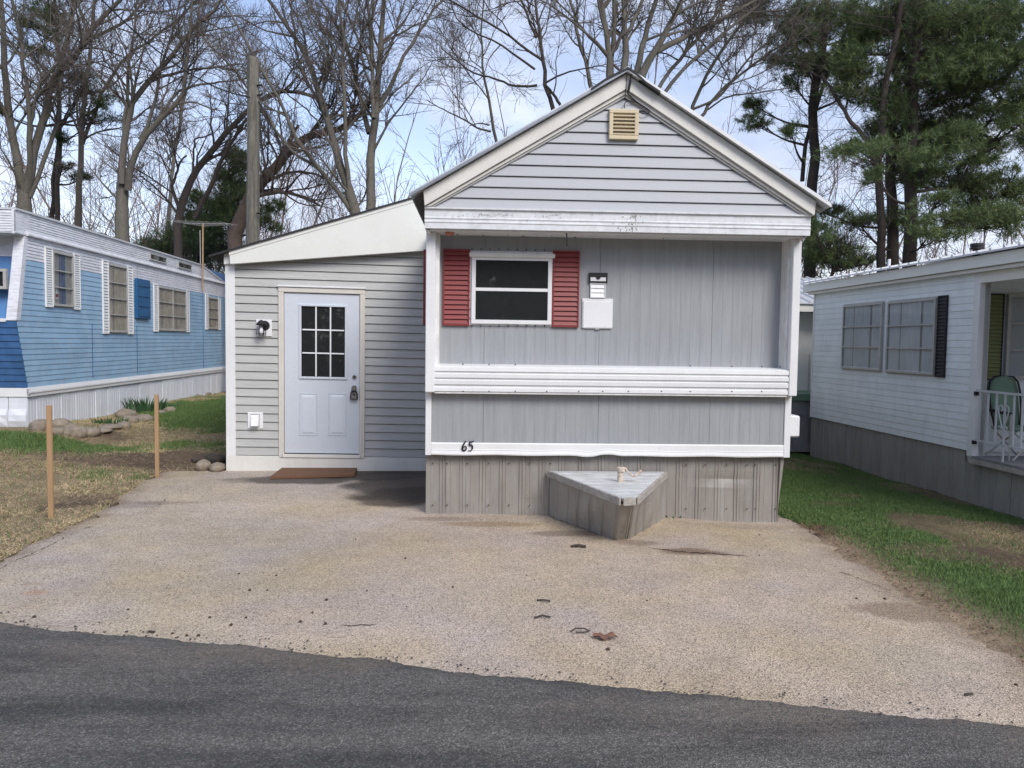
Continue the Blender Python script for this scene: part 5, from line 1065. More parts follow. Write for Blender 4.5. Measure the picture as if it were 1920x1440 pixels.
rocks = [(72, 806, .26, .16, 'tan boulder against the white skirt corner of the blue trailer'), (110, 801, .24, .15, 'grey boulder against the white skirt behind the nearer stake'), (107, 812, .22, .10, 'low flat stone just right of the nearer stake'),
 (143, 814, .28, .15, 'rounded tan boulder, the largest in the border row'), (167, 815, .26, .13, 'pale boulder at the right end of the front border row'), (125, 814, .16, .10, 'small stone left of the largest tan boulder'), (132, 803, .2, .08, 'small flat stone behind the border row by the skirt'),
 (235, 783, .30, .17, 'large rounded tan stone below the iris clump, by the skirt'), (245, 792, .24, .12, 'stone in front of the large rounded tan stone'), (267, 788, .30, .13, 'long pale stone nearest the farther stake'), (252, 773, .16, .10, 'small grey stone left of the iris clump'),
 (230, 800, .22, .09, 'flat stone in the straw between two border rows'), (207, 803, .30, .07, 'long low stone beside the small green sprouts'), (318, 772, .26, .10, 'smooth stone in the grass right of the farther stake'), (300, 776, .18, .07, 'small stone touching the farther stake line'),
 (382, 741, .34, .10, 'brown stone at the far end of the skirt'), (370, 744, .2, .08, 'small brown stone beside the far brown stone'), (188, 808, .34, .05, 'broad half-buried stone in the straw')]
for (x_, y_, w, h, lab) in rocks: tag(rock(x_, y_, w*1.12, h*1.35, sink=.34), lab, 'rock', RG)
for (x_, y_, w, h, lab) in ((381, 884, .20, .16, 'pointed grey rock leaning by the addition corner'), (408, 884, .26, .15, 'angular grey rock touching the addition base')): tag(rock(x_, y_, w, h, sink=.15, ar=.8), lab, 'rock', 'rocks by the addition corner')
tag(rock(404, 868, .30, .14, BARKD, .2, .7), 'dark rounded rock behind the two grey rocks', 'rock', 'rocks by the addition corner')
q0 = ground(360, 868); q1 = ground(395, 866); mb = MB(); mb.tube([q0+[0,0,.03], (q0+q1)/2+[0,.02,.045], q1+[0,0,.04]], [.03, .045, .04], 10); mb.build('fallen_log', BARKD, None, 'short dark log lying behind the rocks by the addition', 'log')
# iris clumps
def clump(px, py, n, h, r, label, col=None):
    P = ground(px, py); mb = MB()
    for _ in range(n):
        a = random.uniform(0, math.tau); rr_ = r*math.sqrt(random.random()); b = P+np.array([rr_*math.cos(a), rr_*math.sin(a)*.7, -.01]); l = np.array([math.cos(a), math.sin(a), 0])*h*random.uniform(.1, .55); hh2 = h*random.uniform(.6, 1.1); w = .011; s = np.array([-math.sin(a+.8), math.cos(a+.8), 0])*w
        V = [b-s, b+s, b+l*.4+[0,0,hh2*.6]+s, b+l*.4+[0,0,hh2*.6]-s, b+l+[0,0,hh2*.95]]; mb.add(V, [(0,1,2,3), (3,2,4)])
    return mb.build('leafy_clump', IRIS, None, label, 'plant', recalc=False)
IRIS = mk('iris_leaf', (.045,.10,.04), .6, .25, 9)
clump(272, 772, 150, .30, .34, 'dark green iris clump growing against the white skirt'); clump(207, 796, 70, .13, .26, 'small pale green sprouts among the border stones'); clump(311, 764, 60, .12, .3, 'low green weeds right of the iris clump along the skirt')
clump(1378, 976, 26, .07, .07, 'tiny dry weed tuft at the foot of the grey skirt, right part'); clump(1262, 972, 30, .05, .09, 'dark weed tuft at the skirt foot right of the hitch box')
# dead leaf, bits of debris
P = ground(1134, 1196, .02); V = []; n = 40; 
for i_ in range(n):
    t_ = i_/n*math.tau; r_ = 1+.32*math.cos(t_*7); V.append((P[0]+.070*math.cos(t_)*(.8+.2*r_), P[1]+.038*r_*math.sin(t_), P[2]+.018*abs(math.sin(t_*2))+.004))
mb = MB(); mb.add(V+[(P[0], P[1], P[2]+.012)], [(i_, (i_+1)%n, n) for i_ in range(n)]); mb.build('dry_leaf', LEAFM, None, 'brown lobed oak leaf lying on the driveway near the road', 'leaf', recalc=False)
def twigthing(x_, y_, pts, r, name, lab, cat):
    P = ground(x_, y_, .02); mb = MB(); mb.tube([P+np.array(q) for q in pts], r, 6); mb.build(name, BARKD, None, lab, cat)
twigthing(1088, 1184, [(-.055,0,0),(-.03,.02,.01),(.02,.02,.012),(.055,0,.004),(.02,-.022,.004),(-.03,-.02,.004)], .004, 'curled_twig', 'thin curled twig left of the oak leaf', 'twig')
twigthing(1017, 1158, [(-.05,0,0),(0,.015,.008),(.05,0,.004)], .006, 'small_twig', 'short dark twig farther left of the curled twig', 'twig')
twigthing(1020, 1127, [(-.045,.02,0),(0,0,.008),(.04,-.01,.004)], .006, 'bark_chip', 'bark chip on the driveway, upper one of the small twigs', 'bark chip')
twigthing(1086, 1025, [(-.07,.01,0),(0,0,.012),(.055,-.01,.004)], .012, 'brown_stick', 'dark brown stick lying left of the hitch box tip', 'stick')
twigthing(1816, 1302, [(-.02,0,.0),(.02,0,.004)], .006, 'dark_pebble', 'small dark chip near the road at the far right of the driveway', 'chip')
mb = MB(); 
spots = [(64,1157),(240,1143),(393,1158),(461,1158),(433,1172),(563,1166),(612,1125),(586,1149),(501,1107),(468,1107),(849,1101),(667,1011),(1424,1003),(1424,1042),(1213,1126),(1606,1122),(1659,1123),(1905,1284),(448,1076),(518,1079),(350,1192),(372,1192),(280,1185),(286,1186),(323,1188),(688,1108),(760,1047),(610,1170),(1140,1218)]
for _ in range(90): spots.append((random.uniform(20, 1500), random.uniform(990, 1200)))
for j, (x_, y_) in enumerate(spots):
    P = ground(x_, y_, .014)
    if P[1] < road_y(P[0])+.02 or P[0] < left_x(P[1]) or P[0] > right_x(P[1]): continue
    r_ = .009*random.uniform(.7, 1.3) if j < 29 else .0035*random.uniform(.5, 1.3); mb.hexa([(P[0]-r_, P[1]-r_, P[2]-.002), (P[0]+r_, P[1]-r_*.7, P[2]-.002), (P[0]+r_*.8, P[1]+r_, P[2]-.002), (P[0]-r_, P[1]+r_*.8, P[2]-.002), (P[0]-r_*.5, P[1]-r_*.5, P[2]+r_*.8), (P[0]+r_*.6, P[1]-r_*.4, P[2]+r_*.7), (P[0]+r_*.5, P[1]+r_*.5, P[2]+r_*.9), (P[0]-r_*.5, P[1]+r_*.4, P[2]+r_*.8)])
mb.build('gravel', SOIL, None, 'scattered dark pebbles and crumbs on the driveway', kind='stuff', recalc=False)
# crumbled asphalt along the road edge
mb = MB()
for _ in range(420):
    x_ = random.uniform(-4.5, 4.2); y_ = float(np.interp(x_, rx, ey)) + random.gauss(-.03, .06); r_ = random.uniform(.002, .0065); z_ = float(road_y(x_)*0)+.018
    mb.hexa([(x_-r_, y_-r_, z_), (x_+r_, y_-r_*.7, z_), (x_+r_*.8, y_+r_, z_), (x_-r_, y_+r_*.8, z_), (x_-r_*.5, y_-r_*.5, z_+r_), (x_+r_*.6, y_-r_*.4, z_+r_*.8), (x_+r_*.5, y_+r_*.5, z_+r_), (x_-r_*.5, y_+r_*.4, z_+r_*.9)])
mb.build('asphalt_crumbs', mk('asphalt_crumb', (.06,.057,.053), .9, .3, 30), None, 'dark asphalt crumbs along the broken road edge', kind='stuff', recalc=False)
# dead leaf litter along the right driveway edge and by the skirt
mb = MB()
for _ in range(1500):
    if random.random() < .6: y_ = random.uniform(3.2, 7.3); x_ = float(right_x(y_))+abs(random.gauss(.0, .16))+.0
    else: P = ground(random.gauss(1510, 22), random.gauss(993, 8)); x_, y_ = P[0], P[1]
    if x_ > right_x(y_)-.05:
        z_ = float(terrain(x_, y_))+.008; a = random.uniform(0, 6); r_ = random.uniform(.006, .014); c_, s_ = math.cos(a)*r_, math.sin(a)*r_
        mb.add([(x_-c_, y_-s_, z_), (x_+s_*.4, y_-c_*.4, z_+random.uniform(0,.012)), (x_+c_, y_+s_, z_+random.uniform(0,.01)), (x_-s_*.4, y_+c_*.4, z_+.002)], [(0,1,2,3)])
mb.build('leaf_litter', mk('litter', (.17,.105,.06), .9, .35, 40), None, 'brown leaf litter along the right edge of the driveway', kind='stuff', recalc=False)
# ================================================================== TREES
def tubes(P, R, sides):
    """P (N,K,3), R (N,K) -> verts, quads"""
    N, K, _ = P.shape; T = np.gradient(P, axis=1); T /= np.linalg.norm(T, axis=2, keepdims=True)+1e-9
    ref = np.where(np.abs(T[:, :1, 2:3]) < .8, np.array([[[0, 0, 1.]]]), np.array([[[1., 0, 0]]]))
    a = np.cross(T, np.broadcast_to(ref, T.shape)); a /= np.linalg.norm(a, axis=2, keepdims=True)+1e-9; b = np.cross(T, a)
    w = np.arange(sides)*2*np.pi/sides
    V = P[:, :, None] + R[:, :, None, None]*(a[:, :, None]*np.cos(w)[None, None, :, None] + b[:, :, None]*np.sin(w)[None, None, :, None])
    idx = np.arange(N*K*sides).reshape(N, K, sides); nx = np.roll(idx, -1, 2)
    Q = np.stack([idx[:, :-1], nx[:, :-1], nx[:, 1:], idx[:, 1:]], -1).reshape(-1, 4)
    return V.reshape(-1, 3), Q
def join(parts):
    Vs, Qs, o = [], [], 0
    for V, Q in parts: Vs.append(V); Qs.append(Q+o); o += len(V)
    return np.concatenate(Vs), np.concatenate(Qs)
def grow(P, R, n, K, l0, l1, ang, r_f, r_tip, up=.25, tmin=.2, wob=.12, relen=None, rmax=9):
    """children on the branches P (N,K0,3): n of them, chosen by length"""
    N, K0, _ = P.shape; seg = np.linalg.norm(P[:, 1:]-P[:, :-1], axis=2); L = seg.sum(1)
    i = RNG.choice(N, n, p=L/L.sum()); t = RNG.uniform(tmin, .98, n)**.85; f = t*(K0-1); k = np.minimum(f.astype(int), K0-2); f = (f-k)[:, None]
    S = P[i, k]*(1-f)+P[i, k+1]*f; T = P[i, k+1]-P[i, k]; T /= np.linalg.norm(T, axis=1, keepdims=True)+1e-9; r = R[i, k]*(1-f[:, 0])+R[i, k+1]*f[:, 0]
    rnd = RNG.normal(size=(n, 3)); rnd -= (rnd*T).sum(1, keepdims=True)*T; rnd /= np.linalg.norm(rnd, axis=1, keepdims=True)+1e-9
    an = RNG.uniform(ang[0], ang[1], n)[:, None]; D = T*np.cos(an)+rnd*np.sin(an); D[:, 2] += up; D /= np.linalg.norm(D, axis=1, keepdims=True)
    ln = RNG.uniform(l0, l1, n)*(1.15-.55*t)
    if relen is not None: ln = np.minimum(ln, L[i]*relen)
    r0 = np.minimum(np.minimum(r*r_f, rmax), ln*.03+.002); pts = [S]; d = D
    for _ in range(K-1):
        d = d + RNG.normal(size=(n, 3))*wob; d[:, 2] += up*.12; d /= np.linalg.norm(d, axis=1, keepdims=True); pts.append(pts[-1]+d*(ln/(K-1))[:, None])
    C = np.stack(pts, 1); rr = r0[:, None] + (r_tip-r0[:, None])*np.linspace(0, 1, K)[None]; return C, np.maximum(rr, r_tip)
def smooth_path(P, n):
    P = np.array(P, float); 
    for _ in range(2):
        Q = [P[:1]]; Q.append(np.stack([P[:-1]*.75+P[1:]*.25, P[:-1]*.25+P[1:]*.75], 1).reshape(-1, P.shape[1])); Q.append(P[-1:]); P = np.concatenate(Q)
    d = np.r_[0, np.cumsum(np.linalg.norm(np.diff(P[:, :3], axis=0), axis=1))]; s = np.linspace(0, d[-1], n)
    return np.stack([np.interp(s, d, P[:, j]) for j in range(P.shape[1])], 1)
K1 = 16
def limbs3d(limbs, depth, spread=1.4, ext=2.2):
    """photo-measured limbs (columns, rows, widths) set at a real distance, each wandering in depth"""
    out = []; known = []
    for (pts, w0, w1) in limbs:
        d0 = depth
        if known:
            kx = np.array(known); q = np.argmin((kx[:, 0]-pts[0][0])**2+(kx[:, 1]-pts[0][1])**2)
            if math.hypot(kx[q, 0]-pts[0][0], kx[q, 1]-pts[0][1]) < 22: d0 = kx[q, 2]
        sp = random.uniform(-spread, spread); n = len(pts); Lp_ = [0]
        for a, b in zip(pts[:-1], pts[1:]): Lp_.append(Lp_[-1]+math.hypot(b[0]-a[0], b[1]-a[1]))
        ds = [d0+sp*(l/300.) for l in Lp_]
        for a, d in zip(pts, ds): known.append((a[0], a[1], d))
        P = [at_depth(a[0], a[1], d) for a, d in zip(pts, ds)]; W = [(w0+(w1-w0)*l/Lp_[-1])/2/F0*d for l, d in zip(Lp_, ds)]
        if pts[-1][1] < 12:      # goes on above the frame
            dv_ = P[-1]-P[-2]; dv_ /= np.linalg.norm(dv_); P += [P[-1]+dv_*ext*.5, P[-1]+dv_*ext]; W += [W[-1]*.7, W[-1]*.25]
        S = smooth_path(np.concatenate([np.array(P), np.array(W)[:, None]], 1), K1); S[1:-1, :3] += RNG.normal(size=(K1-2, 3))*min(.018, .10*float(np.linalg.norm(S[1, :3]-S[0, :3])))*np.array([1,1,.4]); out.append(S)
    A_ = np.array(out); return A_[:, :, :3], A_[:, :, 3]
def tree(name, label, depth, limbs, base=None, bark=BARK, twig=TWIG, dens=1., group='bare trees behind the homes', spread=1.4, fine=1., up=.25, cat='tree'):
    P, R = limbs3d(limbs, depth, spread)
    b0 = P[0, 0]; gz0 = float(terrain(b0[0], b0[1])); root = thing(name, (b0[0], b0[1], gz0), label, cat, group)
    parts = [tubes(P, R, 9)]
    tr = np.array([[b0[0], b0[1], gz0-.1], [b0[0], b0[1], gz0+.4], [b0[0]*.5+P[0,1,0]*.5, b0[1], b0[2]*.6+gz0*.4], P[0, 0], P[0, 1]])
    parts.append(tubes(tr[None], np.array([[R[0,0]*1.5, R[0,0]*1.2, R[0,0]*1.08, R[0,0]*1.0, R[0,1]]]), 12))
    L1 = np.linalg.norm(np.diff(P, axis=1), axis=2).sum(); n2 = int(L1/.42*dens)
    P2, R2 = grow(P, R, n2, 7, .9, 2.6, (.5, 1.15), .55, .007, up, .15, .14, rmax=.035)
    parts.append(tubes(P2, R2, 5)); V, Q = join(parts); big_mesh('trunk', V, Q, bark, root, smooth=True)
    L2 = np.linalg.norm(np.diff(P2, axis=1), axis=2).sum(); n3 = int(L2/.20)
    P3, R3 = grow(P2, R2, n3, 5, .4, 1.15, (.5, 1.2), .6, .0045, up*.8, .12, .18)
    n4 = int(min(n3*8*fine, 10500)); P4, R4 = grow(P3, R3, n4, 3, .18, .55, (.4, 1.1), .7, .0028, up*.7, .1, .16)
    P5, R5 = grow(P, R, int(L1*5*dens), 4, .25, .9, (.7, 1.4), .3, .003, up, .2, .2, rmax=.006)
    V, Q = join([tubes(P3, R3, 3), tubes(P4, R4, 3), tubes(P5, R5, 3)]); big_mesh('crown', V, Q, twig, root)
    return root
TR = []
TR.append(('bare_tree', 'grey multi-stemmed bare tree above the front of the blue trailer', 20, [
 ([(46,400),(46,370),(48,330)],26,21), ([(44,372),(36,305),(22,250),(15,178),(8,97),(4,40),(0,0)],17,8), ([(47,361),(55,320),(57,264),(53,194),(46,139),(40,90),(30,30),(24,0)],11,5),
 ([(50,361),(61,292),(75,242),(94,172),(111,130),(147,103),(161,69),(189,33),(222,3)],17,7), ([(56,370),(75,314),(97,264),(108,230),(111,167),(120,100),(135,30),(140,0)],9,4), ([(155,85),(194,61),(242,36),(256,17),(270,0)],7,4),
 ([(57,264),(62,200),(78,150),(110,118)],6,3), ([(161,69),(150,40),(132,0)],4,2), ([(22,250),(8,200),(-20,170)],7,4)]))
TR.append(('bare_tree', 'thin dark tree just right of the grey multi-stemmed tree', 23, [([(96,410),(101,320),(109,250),(108,200),(116,130),(130,60),(135,0)],9,4),([(109,250),(130,200),(160,180)],4,2)]))
TR.append(('bare_tree', 'slender forked tree rising behind the first window of the blue trailer', 22, [([(147,420),(151,292),(153,222),(165,150),(170,100),(175,30),(178,0)],12,5),([(155,270),(180,200),(205,150),(230,110),(280,75),(330,40),(370,0)],7,3),([(158,262),(175,250),(200,243),(225,240)],4,2)]))
TR.append(('bare_tree', 'thick forked bare tree above the middle of the blue trailer', 19, [([(229,420),(229,390),(231,320)],24,20),([(229,345),(229,305),(236,236),(250,189),(278,155),(308,122),(333,89),(358,55),(389,28),(410,0)],14,5),
 ([(240,357),(250,300),(258,272),(290,232),(318,206),(338,190),(345,168),(349,120),(357,60),(362,0)],13,4),([(262,262),(285,215),(297,170),(302,130),(310,90),(330,40),(340,0)],7,3),
 ([(278,155),(290,148),(320,140),(361,130),(403,127),(450,120)],6,2.5),([(300,222),(330,172),(361,162),(403,155),(464,147)],5.5,2.5),([(232,250),(236,190),(243,120),(252,60),(255,20),(258,0)],6,3),([(250,189),(230,150),(190,115),(130,115)],4,2)]))
TR.append(('leaning_tree', 'dark leaning tree whose stems arch right behind the wooden pole', 21, [([(333,420),(345,370),(362,325),(400,278),(433,239),(464,208),(492,183),(533,169),(580,175),(612,200)],15,5),([(365,410),(403,333),(422,286),(444,250),(464,222)],10,5),
 ([(362,325),(363,270),(368,258),(385,257),(400,250)],4,2.5),([(335,390),(320,350),(330,330),(338,300),(350,292)],7,3),([(333,400),(310,370),(285,345),(262,330)],5,2)]))
TR.append(('leaning_tree', 'thick brown vine-covered trunk leaning right behind the addition', 20, [([(440,440),(455,395),(483,350),(511,319),(544,278),(578,255),(617,247),(641,242),(678,214),(695,190)],27,7),([(478,368),(520,358),(560,365),(600,385)],9,4),([(540,282),(548,250),(560,235)],12,5),([(483,350),(530,325),(575,320),(620,338)],7,3)]))
TR.append(('bare_tree', 'large multi-stemmed bare maple above the lean-to roof', 18, [([(672,420),(664,390),(655,360)],22,19),([(664,390),(644,328),(631,292),(617,231),(600,167),(578,111),(556,75),(525,33),(503,0)],18,6),([(661,400),(631,356),(600,319),(572,278),(547,250),(531,200),(506,158),(478,111),(450,56),(417,3)],9,3.5),
 ([(655,360),(646,250),(647,194),(646,111),(644,42),(636,0)],9,5),([(694,420),(694,380),(694,319),(702,250),(706,194),(711,125),(714,56),(719,0)],19,8),([(692,250),(681,194),(664,139),(650,83),(628,42),(600,0)],10,4),
 ([(700,222),(699,139),(694,56),(700,0)],8,5.5),([(711,200),(733,161),(756,106),(786,56),(828,0)],8,4),([(717,119),(742,64),(758,0)],5,3),([(700,139),(686,97),(650,28),(639,0)],6,3.5),([(600,319),(570,300),(530,270),(500,215),(465,165),(420,110),(380,70)],6,3),
 ([(617,231),(590,180),(560,120),(550,50),(545,0)],6,3.5),([(631,292),(600,230),(560,190),(500,150)],4,2)]))
TR.append(('bare_tree', 'small thin bare tree left of the grey gable peak', 21, [([(938,300),(933,272),(923,233),(910,150),(902,100),(903,50),(905,0)],6.5,2.5),([(920,247),(895,240),(867,223),(827,203),(800,187)],4,1.5),([(918,235),(900,230),(880,236)],3,1.5)]))
TR.append(('bare_tree', 'dark bare tree with sideways limbs over the left slope of the gable', 20, [([(1046,235),(1040,210),(1023,160),(1017,100),(1010,50),(1003,0)],9,5),([(1058,215),(1050,195),(1033,170),(1023,160)],6,5),([(1013,110),(967,77),(927,50),(883,23),(843,0)],5,3),([(1003,130),(940,83),(883,60),(850,30),(845,0)],4.5,2),
 ([(1007,160),(967,163),(940,153),(913,143),(873,130),(827,90)],5,2),([(1005,70),(990,30),(975,0)],5.5,4),([(940,83),(915,110),(905,150)],2.5,1.2)]))
TR.append(('bare_tree', 'slim mossy bare tree just left of the gable peak', 22, [([(1116,200),(1110,167),(1100,127),(1087,80),(1080,40),(1070,0)],9,5),([(1163,133),(1117,83),(1083,40),(1043,0)],5,3)]))
TR.append(('bare_tree', 'biggest bare tree fanning out behind the roof peak', 17, [([(1175,240),(1172,200),(1172,160)],34,30),([(1150,190),(1143,150),(1140,83),(1128,0)],13,9),([(1150,180),(1147,150),(1150,67),(1155,0)],11,8),([(1170,170),(1173,67),(1170,0)],16,9),([(1173,67),(1190,33),(1203,0)],9,6),
 ([(1185,180),(1190,150),(1210,67),(1230,0)],14,8),([(1190,190),(1205,140),(1227,97),(1260,40),(1280,0)],18,8),([(1230,97),(1267,77),(1320,53),(1383,20),(1417,0)],12,5),([(1215,200),(1233,165),(1267,120),(1300,87),(1333,43),(1360,0)],8,5),
 ([(1225,210),(1243,173),(1300,110),(1350,67),(1400,27),(1430,0)],8,4)]))
TR.append(('bare_tree', 'bare tree with long thin stems over the right slope of the gable', 18.5, [([(1293,260),(1293,207),(1320,150),(1350,93),(1393,47),(1420,0)],8,4),([(1300,240),(1313,220),(1333,187),(1383,143),(1437,103),(1490,70)],7,3),([(1293,207),(1340,190),(1370,160),(1400,110),(1450,70),(1500,20)],5,2.5),([(1320,210),(1360,180),(1420,175),(1480,165)],3.5,2)]))
TR.append(('bare_tree', 'pale slender tree right of the middle trees over the blue trailer', 27, [([(313,440),(318,380),(327,290),(338,220),(345,180)],8,5),([(338,220),(350,160),(370,110),(372,40),(374,0)],4,2)]))
for a in TR: tree(a[0], a[1], a[2], a[3], dens=(1.7 if 'vine' in a[1] else 1.), bark=(VINEB if 'vine' in a[1] else (BARKD if 'dark' in a[1] else BARK)), twig=TWIGD if 'dark' in a[1] else TWIG, spread=1.5)
# ------------------------------------------------------------------ pines
def needle_mat():
    m = bpy.data.materials.new('pine_needle'); m.use_nodes = True; t = m.node_tree; b = t.nodes['Principled BSDF']
    a = nd(t, 'ShaderNodeAttribute', attribute_name='tint'); t.links.new(a.outputs['Color'], b.inputs['Base Color']); b.inputs['Roughness'].default_value = .6; b.inputs['Specular IOR Level'].default_value = .3; return m
NEEDLE = needle_mat()
def tufts(C, D, nn, ln, wid, c0, c1):
    n = len(C); tot = n*nn; c = np.repeat(C, nn, 0); d = np.repeat(D, nn, 0)
    r = RNG.normal(size=(tot, 3)); r /= np.linalg.norm(r, axis=1, keepdims=True); u = d*.75 + r*.85; u /= np.linalg.norm(u, axis=1, keepdims=True)
    L = ln*RNG.uniform(.65, 1.15, tot)[:, None]; b = c + d*RNG.uniform(-.08, .05, tot)[:, None]; s = np.cross(u, RNG.normal(size=(tot, 3))); s /= np.linalg.norm(s, axis=1, keepdims=True)+1e-9; s *= wid
    V = np.stack([b-s, b+s, b+u*L], 1).reshape(-1, 3); Q = np.arange(tot*3).reshape(-1, 3); k = np.repeat(RNG.random(n)**1.2, nn)[:, None]*.75+RNG.random((tot, 1))*.25
    col = np.repeat(np.array(c0)*(1-k)+np.array(c1)*k, 3, 0); return V, Q, col
NG0, NG1 = (.034,.066,.026), (.16,.205,.07)
def pine(label, depth, limbs, clumps, dens=1., bark=BARKD, group='pines behind the homes', brush=True, col=(NG0, NG1), name='pine_tree', nl=.15):
    P, R = limbs3d(limbs, depth, .8); b0 = P[0, 0]; gz0 = float(terrain(b0[0], b0[1])); root = thing(name, (b0[0], b0[1], gz0), label, 'pine tree', group)
    tr = np.array([[b0[0], b0[1], gz0-.1], [b0[0], b0[1], gz0+.5], P[0, 0], P[0, 1]]); parts = [tubes(P, R, 9), tubes(tr[None], np.array([[R[0,0]*1.4, R[0,0]*1.15, R[0,0], R[0,1]]]), 12)]
    flat = P.reshape(-1, 3); fr = R.reshape(-1); Cs, Ds = [], []; B1, B1R = [], []
    for (x_, y_, rx_, ry_) in clumps:
        d = depth + random.uniform(-1.6, 1.2); C = at_depth(x_, y_, d); a = rx_/F0*d; b = ry_/F0*d
        D2 = np.linalg.norm((flat-C-np.array([0, 0, -.4]))*np.array([1, 1, 1.6]), axis=1); q = flat[np.argmin(D2)]
        mid = q*.5+C*.5+np.array([0, 0, -.12*np.linalg.norm(C-q)]); tip = C + (C-q)/max(.3, np.linalg.norm(C-q))*a*.6
        S = smooth_path(np.array([q, mid, C+[0,0,-b*.3], tip]), 9); B1.append(S); B1R.append(np.linspace(min(.05, .02+.012*np.linalg.norm(C-q)), .008, 9))
        nb = int(7+a*9); ang = RNG.uniform(0, 2*np.pi, nb); rr_ = np.sqrt(RNG.random(nb)); E = C+np.stack([np.cos(ang)*rr_*a, RNG.uniform(-1, 1, nb)*a*.8, np.sin(ang)*rr_*b], 1)
        for e_ in E:
            s_ = S[RNG.integers(3, 8)]; B1.append(smooth_path(np.array([s_, s_*.4+e_*.6+[0,0,-.05], e_]), 9)); B1R.append(np.linspace(.012, .004, 9))
        nt_ = int(dens*a*b*1500)+26; k = RNG.integers(0, nb, nt_); base_ = E[k] + RNG.normal(size=(nt_, 3))*np.array([a*.27, a*.33, b*.26]); Cs.append(base_)
        dd = (base_-C)*np.array([1, 1, .5])/max(a, .1)*.6+np.array([0, 0, .55])+RNG.normal(size=(nt_, 3))*.4; Ds.append(dd/np.linalg.norm(dd, axis=1, keepdims=True))
    BP = np.array(B1); BR = np.array(B1R); parts.append(tubes(BP, BR, 5)); tw, twr = grow(P, R, int(90*dens), 6, .5, 2.0, (.8, 1.5), .2, .003, .05, .05, .15, rmax=.012); parts.append(tubes(tw, twr, 3)); t2, t2r = grow(tw, twr, int(600*dens), 4, .2, .6, (.4, 1.1), .7, .003, .05); parts.append(tubes(t2, t2r, 3))
    V, Q = join(parts); big_mesh('trunk', V, Q, bark, root, smooth=True)
    V, Q, cc_ = tufts(np.concatenate(Cs), np.concatenate(Ds), 14, nl, .0058, *col); big_mesh('crown', V, Q, NEEDLE, root, col={'tint': cc_}); return root
R1 = [(1421,18,38,26),(1539,21,52,25),(1574,35,42,25),(1504,104,50,20),(1490,153,24,13),(1417,194,22,14),(1421,226,28,14),(1483,243,16,14),(1470,60,35,20),(1567,132,44,20),(1530,70,40,20),(1545,120,45,16),(1500,40,30,22),(1450,110,26,10)]
R2 = [(1608,132,62,30),(1626,87,46,38),(1650,30,50,30),(1600,60,40,28),(1671,215,28,30),(1650,278,72,20),(1608,274,28,14),(1590,180,40,16),(1640,180,40,22),(1610,30,36,26)]
R3 = [(1712,156,52,28),(1712,208,46,28),(1685,295,62,22),(1678,416,52,17),(1608,413,44,11),(1700,60,50,40),(1740,100,50,30),(1660,250,50,24),(1720,255,50,28),(1556,399,30,9)]
R4 = [(1799,45,92,45),(1834,20,74,22),(1886,28,38,34),(1782,115,74,38),(1844,104,54,28),(1816,149,74,30),(1782,194,62,25),(1862,208,52,20),(1903,194,22,28),(1799,236,62,24),(1903,236,24,20),(1747,278,52,18),(1782,330,62,24),(1816,347,44,19),(1851,375,52,24),(1886,347,34,28),(1782,410,92,18),(1834,410,44,18),(1893,412,30,28),(1760,20,60,30),(1840,70,60,30),(1750,300,44,20),(1870,160,50,22),(1740,240,50,22),(1940,60,50,60),(1950,220,40,60),(1945,380,40,40),(1727,330,24,18),(1760,375,40,12),(1820,300,34,10),(1690,30,50,30),(1700,110,50,24),(1770,260,60,24),(1850,280,50,24),(1700,330,36,16),(1740,440,50,12),(1900,100,40,30),(1640,330,28,10)]
pine('dark pine standing behind the right end of the grey gable', 20, [([(1518,520),(1521,364),(1528,312),(1523,243),(1525,174),(1546,87),(1553,0)],22,13),([(1504,340),(1511,260),(1528,208),(1549,139),(1590,60),(1600,0)],8,5),([(1528,208),(1570,190),(1620,150)],5,3)], R1, 1.2)
pine('reddish pine trunk left of the trio above the white home', 18, [([(1653,520),(1650,382),(1646,312),(1655,220),(1660,150),(1680,80),(1690,0)],16,10),([(1646,312),(1622,257),(1594,226),(1556,167),(1540,140)],10,5),([(1648,340),(1636,332),(1625,330)],5,2)], R2, 1.1)
pine('dark middle pine of the trio above the white home', 19, [([(1674,520),(1671,382),(1669,295),(1678,208),(1683,121),(1688,35),(1690,0)],22,11),([(1700,320),(1690,250),(1700,150),(1705,60),(1706,0)],10,6)], R3, 1.1)
pine('tallest leafy pine on the right with limbs over the white home', 18, [([(1705,520),(1709,382),(1705,295),(1712,208),(1716,121),(1722,35),(1725,0)],25,15),([(1712,444),(1747,434),(1782,423),(1816,406),(1851,385),(1900,350)],9,4),([(1707,361),(1764,354),(1820,350)],7,3),([(1712,260),(1760,290),(1840,270),(1920,245)],6,3),([(1715,150),(1760,120),(1820,60),(1880,20)],6,3),([(1712,208),(1760,180),(1830,170),(1890,140)],5,2.5)], R4, 1.15)
pine('low pine foliage clump behind the right corner of the grey home', 18.5, [([(1560,540),(1562,470),(1566,440)],6,3)], [(1546,465,48,24),(1574,482,56,14),(1530,430,26,18),(1600,490,40,10)], 1.3)
pine('tall thin pine among the bare trees at the far left', 22, [([(108,420),(112,300),(112,180),(108,80),(104,0)],9,6)], [(92,17,32,22),(111,42,34,22),(50,39,22,12),(56,92,36,9),(150,142,26,10),(181,167,36,14),(194,189,16,12),(194,222,38,6),(119,261,16,9),(153,331,26,7),(117,308,14,8),(70,60,30,12),(5,210,14,6)], .9, col=((.03,.055,.02), (.10,.13,.045)))
pine('bushy dark pine behind the television aerial', 25, [([(372,520),(380,450),(385,390),(392,350)],8,4)], [(389,385,36,24),(350,452,62,26),(400,430,46,34),(320,462,50,16),(380,480,60,24),(360,415,30,16),(295,460,28,12)], 1.2)
